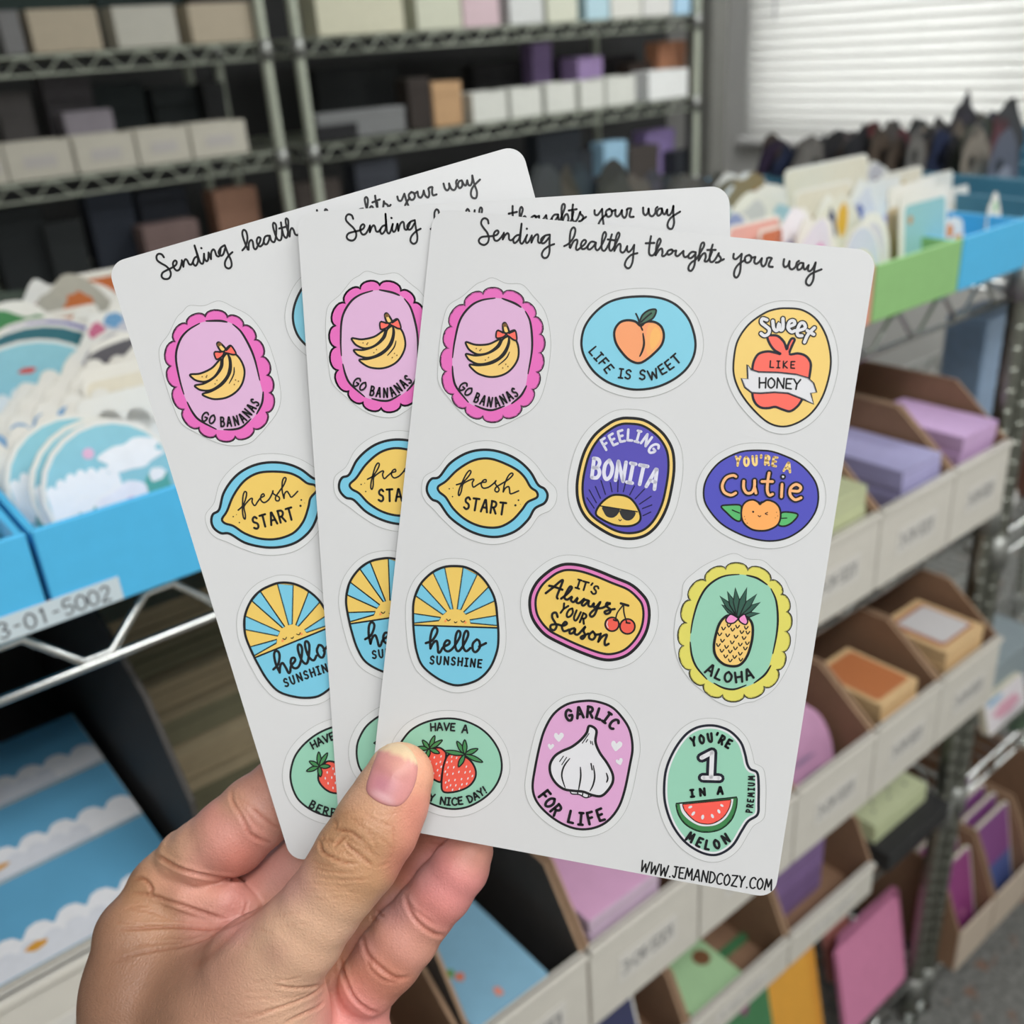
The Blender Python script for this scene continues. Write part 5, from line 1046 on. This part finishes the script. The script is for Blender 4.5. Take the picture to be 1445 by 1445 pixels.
def hand_mesh():
    nc = N_ // STRD + 1
    g = np.stack(np.meshgrid(*[lo[i] + (np.arange(nc[i]) * STRD + STRD / 2 - .5) * H_ for i in range(3)], indexing='ij'), -1).reshape(-1, 3)
    dc = field(g).reshape(nc)
    act = np.abs(dc) < STRD * H_ * 1.15
    full = np.repeat(np.repeat(np.repeat(dc, STRD, 0), STRD, 1), STRD, 2)[:N_[0], :N_[1], :N_[2]].astype(np.float32)
    am = np.repeat(np.repeat(np.repeat(act, STRD, 0), STRD, 1), STRD, 2)[:N_[0], :N_[1], :N_[2]]
    idx = np.argwhere(am)
    for a in range(0, len(idx), 400000):
        q = idx[a:a + 400000]; full[q[:, 0], q[:, 1], q[:, 2]] = field(lo + q * H_)
    # naive surface nets
    s = full < 0
    cnt = np.zeros(N_ - 1, np.int8)
    for i in (0, 1):
        for j in (0, 1):
            for k in (0, 1): cnt += s[i:N_[0] - 1 + i, j:N_[1] - 1 + j, k:N_[2] - 1 + k]
    cells = np.argwhere((cnt > 0) & (cnt < 8)); vid = -np.ones(N_ - 1, np.int64); vid[tuple(cells.T)] = np.arange(len(cells))
    acc = np.zeros((len(cells), 3)); num = np.zeros(len(cells))
    cr = [(i, j, k) for i in (0, 1) for j in (0, 1) for k in (0, 1)]
    for a in cr:
        for b in cr:
            if sum(b) - sum(a) == 1 and all(y >= x for x, y in zip(a, b)):
                fa = full[cells[:, 0] + a[0], cells[:, 1] + a[1], cells[:, 2] + a[2]]; fb = full[cells[:, 0] + b[0], cells[:, 1] + b[1], cells[:, 2] + b[2]]
                m_ = (fa < 0) != (fb < 0); t = np.where(m_, fa / np.where(m_, fa - fb, 1), 0)[:, None]
                acc += np.where(m_[:, None], np.array(a) + t * (np.array(b) - np.array(a)), 0); num += m_
    V = lo + (cells + acc / num[:, None]) * H_
    quads = []
    for ax in range(3):
        o1, o2 = [(1, 2), (2, 0), (0, 1)][ax]
        e = [slice(1, N_[i] - 1) for i in range(3)]; e2 = list(e); e[ax] = slice(0, N_[ax] - 1); e2[ax] = slice(1, N_[ax])
        A, B = s[tuple(e)], s[tuple(e2)]; ed = np.argwhere(A != B); off = np.array([1, 1, 1]); off[ax] = 0; ed = ed + off
        fl = s[ed[:, 0], ed[:, 1], ed[:, 2]]
        d1 = np.zeros(3, int); d1[o1] = 1; d2 = np.zeros(3, int); d2[o2] = 1
        q = [vid[tuple((ed - x).T)] for x in (d1 + d2, d2, d1 * 0, d1)]
        q = np.stack(q, 1); q[~fl] = q[~fl][:, ::-1]; quads.append(q)
    Q = np.concatenate(quads); Q = Q[(Q >= 0).all(1)]
    return V, Q
def grad(P, e=3e-4):
    return np.stack([(field(P + np.eye(3)[i] * e) - field(P - np.eye(3)[i] * e)) for i in range(3)], 1) / (2 * e)
HV, HQ = hand_mesh()
for _ in range(2):
    G_ = grad(HV); HV = HV - G_ * (field(HV) / np.maximum((G_ * G_).sum(1), .2))[:, None]
def blurn(V, Q, it, lam=.5):                       # light smoothing of the creases between fingers
    for _ in range(it):
        s = np.zeros_like(V); n = np.zeros(len(V))
        for a, b in ((0, 1), (1, 2), (2, 3), (3, 0)):
            np.add.at(s, Q[:, a], V[Q[:, b]]); np.add.at(s, Q[:, b], V[Q[:, a]]); np.add.at(n, Q[:, a], 1); np.add.at(n, Q[:, b], 1)
        V = V + (s / np.maximum(n, 1)[:, None] - V) * lam
    return V
HV = blurn(HV, HQ, 1)
HN = grad(HV); HN /= np.linalg.norm(HN, axis=1)[:, None]
px = HV[:, 0] / HV[:, 2] * F + C0; py = HV[:, 1] / HV[:, 2] * F + C0
front = (HN * (HV / np.linalg.norm(HV, axis=1)[:, None])).sum(1)
fw = np.clip(-front * 3, 0, 1) * (py < 1470)
# --- skin creases: (points, width px, depth mm), traced in zoomed windows of the photo
CRS = []
def cr_(off, sc, w, dep, spec):
    for q in spec.split('|'): CRS.append(([(off[0] + a * sc, off[1] + b * sc) for a, b in catmull(pp(q), 5)], w, dep))
t1 = ((420, 1040), 220 / 1445.)
cr_(*t1, 3.0, .55, "330,860 430,865 500,885 560,930 600,950|210,960 215,1020 240,1070 330,1120 430,1160 540,1170|340,1010 390,965 440,920|440,960 480,1020 560,1080 640,1150 700,1195")
cr_(*t1, 2.2, .26, "230,900 250,960 300,960 340,990|270,930 330,965 390,975|480,740 560,800 640,860 740,920|620,700 700,760 800,800 860,830|560,930 640,1000 700,1080 760,1110|340,1090 400,1060 440,1040|400,1000 470,1090 560,1130|640,860 700,950 740,1060|730,1200 800,1190 850,1160|130,1140 220,1180 330,1200|140,1200 260,1240 420,1255 600,1245|130,1290 300,1320 480,1330 700,1310|330,760 360,800 350,850|700,900 800,960 880,1050|440,900 520,980 560,1000|600,1020 660,1060 730,1090|860,780 890,860 890,980")
cr_(*t1, 1.8, .14, "400,720 480,700 560,690|520,760 600,770 680,800|820,1150 880,1080 900,960|60,1360 250,1370 520,1400|80,1420 300,1430 560,1440|480,1230 640,1220 740,1210|650,660 740,720 840,720 950,680 1020,600")
t2 = ((100, 1180), 300 / 1445.)
cr_(*t2, 3.4, .6, "420,385 540,400 660,440 790,480 920,525 1080,575|430,300 480,285 520,310 550,360 545,400|330,630 480,625 640,615 800,620 960,630 1040,620")
cr_(*t2, 2.6, .4, "310,835 450,800 600,772 720,755 850,720 950,680 1080,600 1180,550|1170,550 1185,500 1200,440|620,150 680,180")
cr_(*t2, 2.2, .2, "380,490 520,510 680,560 820,590|300,580 450,600 600,600|420,740 600,730 780,720|350,510 420,480 520,470|260,860 330,850 420,830|560,440 700,500 860,560|640,680 760,690 880,670|1100,1230 1250,1200 1440,1160")
t5 = ((220, 1240), 280 / 1445.)
cr_(*t5, 2.8, .42, "600,1030 760,990 900,940 1050,885 1160,830 1230,760 1255,720|930,1055 1060,990 1170,940 1230,890|860,770 980,795 1120,790 1200,770")
cr_(*t5, 2.0, .16, "640,820 740,830 860,820|620,880 760,870 900,890|860,740 960,740 1060,710|560,1000 700,970 840,960|900,860 1000,870 1100,830|700,760 800,740|840,280 940,260 1060,250|900,350 1040,330 1150,320|1140,140 1240,150 1350,130|740,360 860,400|600,470 700,520")
t3 = ((440, 1170), 280 / 1445.)
cr_(*t3, 4.0, .55, "680,480 700,560 750,650 820,720 900,765 965,775|370,790 400,900 470,980 540,1040 620,1085 700,1080")
cr_(*t3, 3.0, .3, "700,520 760,600 830,650 880,690|400,940 430,1020 500,1085 580,1115 640,1110|480,600 500,625 520,640|430,640 445,660 470,670|850,80 900,110 960,110")
cr_(*t3, 3.6, .8, "210,940 230,1050 300,1220 400,1310 480,1340")
cr_(*t5, 9.0, .30, "640,320 480,470 360,580 260,650")
cr_(*t5, 3.0, .30, "800,190 700,260 590,320 470,390")
t4 = ((200, 1070), 240 / 1445.)
cr_(*t4, 3.4, 1.0, "120,830 180,855 330,940 560,1000 830,1035 870,1040")
cr_(*t4, 3.6, .45, "765,270 770,360 830,460 880,560 920,640 1000,690 1100,730|930,420 1010,490 1090,550 1170,600")
cr_(*t4, 2.6, .26, "800,300 850,400 900,480 960,560 1040,620|850,350 930,420")
dsp = np.zeros(len(HV)); crm = np.zeros(len(HV))
for P_, w_, dep in CRS:
    P_ = np.array(P_); bx = (px > P_[:, 0].min() - 12) & (px < P_[:, 0].max() + 12) & (py > P_[:, 1].min() - 12) & (py < P_[:, 1].max() + 12) & (fw > 0)
    ii = np.nonzero(bx)[0]
    if not len(ii): continue
    X = np.stack([px[ii], py[ii]], 1); best = np.full(len(ii), 1e9); tb = np.zeros(len(ii)); n_ = len(P_) - 1
    for k in range(n_):
        a, b = P_[k], P_[k + 1]; ab = b - a; t = np.clip(((X - a) @ ab) / max(1e-9, ab @ ab), 0, 1); d = np.hypot(*(X - a - t[:, None] * ab).T)
        m_ = d < best; best[m_] = d[m_]; tb[m_] = (k + t[m_]) / n_
    tap = np.clip(np.sin(np.pi * np.clip(tb * .92 + .04, 0, 1)) * 1.6, 0, 1)
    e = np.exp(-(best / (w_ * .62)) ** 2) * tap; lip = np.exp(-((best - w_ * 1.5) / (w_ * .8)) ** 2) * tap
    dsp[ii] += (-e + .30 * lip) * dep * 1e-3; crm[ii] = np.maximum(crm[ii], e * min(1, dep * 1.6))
HV = HV + HN * (dsp * fw)[:, None] * 1.15
# --- skin tones with the left side's shade painted in: x, y, radius, colour, weight
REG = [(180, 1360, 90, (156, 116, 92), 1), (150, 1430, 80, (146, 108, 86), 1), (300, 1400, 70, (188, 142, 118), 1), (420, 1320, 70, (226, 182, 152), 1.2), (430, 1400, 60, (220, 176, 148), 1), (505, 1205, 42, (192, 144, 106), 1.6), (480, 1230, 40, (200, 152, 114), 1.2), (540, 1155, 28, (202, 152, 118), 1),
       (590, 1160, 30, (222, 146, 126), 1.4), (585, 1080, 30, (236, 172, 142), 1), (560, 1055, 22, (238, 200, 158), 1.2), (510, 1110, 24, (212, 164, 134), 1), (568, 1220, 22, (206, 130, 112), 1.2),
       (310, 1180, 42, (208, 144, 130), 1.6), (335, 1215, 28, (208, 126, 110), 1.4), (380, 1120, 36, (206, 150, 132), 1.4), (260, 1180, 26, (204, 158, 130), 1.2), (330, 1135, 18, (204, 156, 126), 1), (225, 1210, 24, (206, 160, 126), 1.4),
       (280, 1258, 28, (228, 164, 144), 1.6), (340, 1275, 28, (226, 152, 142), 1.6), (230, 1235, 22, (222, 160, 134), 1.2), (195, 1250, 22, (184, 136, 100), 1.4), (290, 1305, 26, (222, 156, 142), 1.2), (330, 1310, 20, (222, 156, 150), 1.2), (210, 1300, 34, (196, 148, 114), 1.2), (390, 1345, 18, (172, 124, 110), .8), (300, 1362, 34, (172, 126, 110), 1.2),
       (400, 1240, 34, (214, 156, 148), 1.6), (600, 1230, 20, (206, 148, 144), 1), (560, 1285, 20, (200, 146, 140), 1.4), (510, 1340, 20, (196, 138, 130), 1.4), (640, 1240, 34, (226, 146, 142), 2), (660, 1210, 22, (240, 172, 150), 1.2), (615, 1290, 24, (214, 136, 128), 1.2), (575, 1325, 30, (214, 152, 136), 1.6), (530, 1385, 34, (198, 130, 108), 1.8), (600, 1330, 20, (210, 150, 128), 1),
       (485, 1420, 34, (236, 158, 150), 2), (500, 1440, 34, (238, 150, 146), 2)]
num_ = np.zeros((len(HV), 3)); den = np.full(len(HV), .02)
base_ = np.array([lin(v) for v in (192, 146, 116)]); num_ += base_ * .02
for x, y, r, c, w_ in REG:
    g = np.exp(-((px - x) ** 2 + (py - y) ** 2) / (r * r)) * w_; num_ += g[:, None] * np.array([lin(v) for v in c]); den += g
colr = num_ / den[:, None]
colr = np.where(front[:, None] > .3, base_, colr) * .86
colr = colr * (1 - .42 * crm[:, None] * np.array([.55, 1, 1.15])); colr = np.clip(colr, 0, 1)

SKIN = bpy.data.materials.new('skin'); SKIN.use_nodes = True; nt = SKIN.node_tree; p = nt.nodes['Principled BSDF']
at_ = nt.nodes.new('ShaderNodeAttribute'); at_.attribute_name = 'tone'; tc = nt.nodes.new('ShaderNodeTexCoord')
def nz(s, d=4):
    n = nt.nodes.new('ShaderNodeTexNoise'); n.inputs['Scale'].default_value = s; n.inputs['Detail'].default_value = d; nt.links.new(tc.outputs['Object'], n.inputs['Vector']); return n
n1 = nz(160, 3); rm = nt.nodes.new('ShaderNodeMapRange'); rm.inputs[3].default_value = .88; rm.inputs[4].default_value = 1.12; nt.links.new(n1.outputs['Fac'], rm.inputs[0])
n1b = nz(2400, 2); rmb = nt.nodes.new('ShaderNodeMapRange'); rmb.inputs[3].default_value = .93; rmb.inputs[4].default_value = 1.07; nt.links.new(n1b.outputs['Fac'], rmb.inputs[0])
mu = nt.nodes.new('ShaderNodeMath'); mu.operation = 'MULTIPLY'; nt.links.new(rm.outputs[0], mu.inputs[0]); nt.links.new(rmb.outputs[0], mu.inputs[1])
vm_ = nt.nodes.new('ShaderNodeVectorMath'); vm_.operation = 'SCALE'; nt.links.new(at_.outputs['Color'], vm_.inputs[0]); nt.links.new(mu.outputs[0], vm_.inputs['Scale']); nt.links.new(vm_.outputs[0], p.inputs['Base Color'])
vo = nt.nodes.new('ShaderNodeTexVoronoi'); vo.feature = 'DISTANCE_TO_EDGE'; vo.inputs['Scale'].default_value = 1100; nt.links.new(tc.outputs['Object'], vo.inputs['Vector'])
n2 = nz(900, 4); ad = nt.nodes.new('ShaderNodeMath'); ad.operation = 'ADD'; nt.links.new(vo.outputs['Distance'], ad.inputs[0]); nt.links.new(n2.outputs['Fac'], ad.inputs[1])
bp = nt.nodes.new('ShaderNodeBump'); bp.inputs['Strength'].default_value = .42; bp.inputs['Distance'].default_value = .00035; nt.links.new(ad.outputs[0], bp.inputs['Height']); nt.links.new(bp.outputs[0], p.inputs['Normal'])
p.inputs['Roughness'].default_value = .46; p.inputs['Specular IOR Level'].default_value = .42
p.inputs['Subsurface Weight'].default_value = .07; p.inputs['Subsurface Radius'].default_value = (1, .35, .2); p.inputs['Subsurface Scale'].default_value = .0022
def to_world(V):
    w = V @ R.T; w[:, 2] += EYE.z; return w
def np_mesh(name, V, Q, mat_, col=None):
    me = bpy.data.meshes.new(name); me.vertices.add(len(V)); me.vertices.foreach_set('co', V.astype(np.float32).ravel())
    me.loops.add(len(Q) * 4); me.polygons.add(len(Q)); me.loops.foreach_set('vertex_index', Q.astype(np.int32).ravel())
    me.polygons.foreach_set('loop_start', np.arange(len(Q), dtype=np.int32) * 4); me.polygons.foreach_set('loop_total', np.full(len(Q), 4, np.int32))
    me.update(calc_edges=True); me.validate(); me.polygons.foreach_set('use_smooth', [True] * len(me.polygons)); me.materials.append(mat_)
    if col is not None:
        a = me.attributes.new('tone', 'FLOAT_COLOR', 'POINT'); a.data.foreach_set('color', np.concatenate([col, np.ones((len(col), 1))], 1).astype(np.float32).ravel())
    o = bpy.data.objects.new(name, me); COL.objects.link(o); return o
root_c = np.array([HV[:, 0].mean(), HV[:, 1].max(), .22]); hr = C3(335, 1700, .255); hw_ = R @ hr; HB = Vector((hw_[0], hw_[1], hw_[2] + EYE.z))
hand = empty('person', HB, 'light brown skinned left hand pinching the fanned sticker sheets between thumb and fingers', 'person')
Wv = to_world(HV) - np.array(HB)
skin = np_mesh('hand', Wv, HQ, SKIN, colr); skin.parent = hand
# --- thumbnail: curved plate laid on the skin
def front_depth(x, y, z0=.225, z1=.262):
    z = np.full(len(x), z0)
    for _ in range(60):
        P = np.stack([(x - C0) / F * z, (y - C0) / F * z, z], 1); d = field(P); z = np.minimum(z + np.maximum(d * .8, 0), z1)
    return z
t1o, t1s = t1
NB = np.array([(t1o[0] + a * t1s, t1o[1] + b * t1s) for a, b in catmull(pp("880,640 790,620 700,570 645,510 640,440 680,310 720,200 760,110 830,70 920,60 1010,90 1080,170 1110,260 1100,380 1060,500 1000,590 940,635"), 5, True)])
cN = NB.mean(0); rings = [0, .2, .4, .58, .74, .86, .95, 1.0, 1.03]; nb = len(NB); X = []; Y = []; Hh = []
for r_ in rings:
    for q_ in NB: v = cN + (q_ - cN) * r_; X.append(v[0]); Y.append(v[1]); Hh.append({1.0: .00022, 1.03: -.0003, .95: .00045}.get(r_, .00055 + .00035 * (1 - r_)))
X, Y, Hh = map(np.array, (X, Y, Hh)); Z = front_depth(X, Y) - Hh
Zs = Z.reshape(len(rings), nb); Zs[0] = Zs[0].mean(); Z = Zs.ravel()
NV = np.stack([(X - C0) / F * Z, (Y - C0) / F * Z, Z], 1); NQ = []
for i in range(len(rings) - 1):
    for k in range(nb): NQ.append((i * nb + k, (i + 1) * nb + k, (i + 1) * nb + (k + 1) % nb, i * nb + (k + 1) % nb))
NQ = np.array(NQ)
cx_, cy_ = (X - t1o[0]) / t1s, (Y - t1o[1]) / t1s
def L3(*c): return np.array([lin(v) for v in c]) * .86
nc_ = np.tile(L3(214, 146, 142), (len(X), 1))
def mixc(m_, c):
    global nc_; m_ = np.clip(m_, 0, 1)[:, None]; nc_ = nc_ * (1 - m_) + L3(*c) * m_
mixc(np.exp(-(((cx_ - 780) / 130) ** 2 + ((cy_ - 440) / 120) ** 2)), (196, 130, 142)); mixc(np.exp(-(((cx_ - 950) / 130) ** 2 + ((cy_ - 250) / 120) ** 2)) * .8, (226, 166, 150))
fe = (cy_ - (110 + (np.clip(cx_ - 760, 0, 400) / 330) ** 1.6 * 120)); mixc(1 - np.clip(fe / 28, 0, 1), (236, 208, 170))
lu = ((cx_ - 790) * .62 + (cy_ - 545) * .78) ; along = ((cx_ - 790) * .78 - (cy_ - 545) * .62) if False else ((cx_ - 790) * .86 + (cy_ - 560) * .5)
mixc(np.exp(-((along / 120) ** 4)) * np.exp(-(((cy_ - 560 - (cx_ - 790) * .55) / 38) ** 2)) * .8, (222, 176, 180))
NAIL = SKIN.copy(); NAIL.name = 'nail_plate'; pn = NAIL.node_tree.nodes['Principled BSDF']; pn.inputs['Roughness'].default_value = .42; pn.inputs['Specular IOR Level'].default_value = .35
for l_ in list(NAIL.node_tree.links):
    if l_.to_socket == pn.inputs['Normal']: NAIL.node_tree.links.remove(l_)
nl = np_mesh('thumb_nail', to_world(NV) - np.array(HB), NQ[:, ::-1], NAIL, nc_); nl.parent = skin; nl['label'] = 'short natural pink thumbnail with a pale free edge'
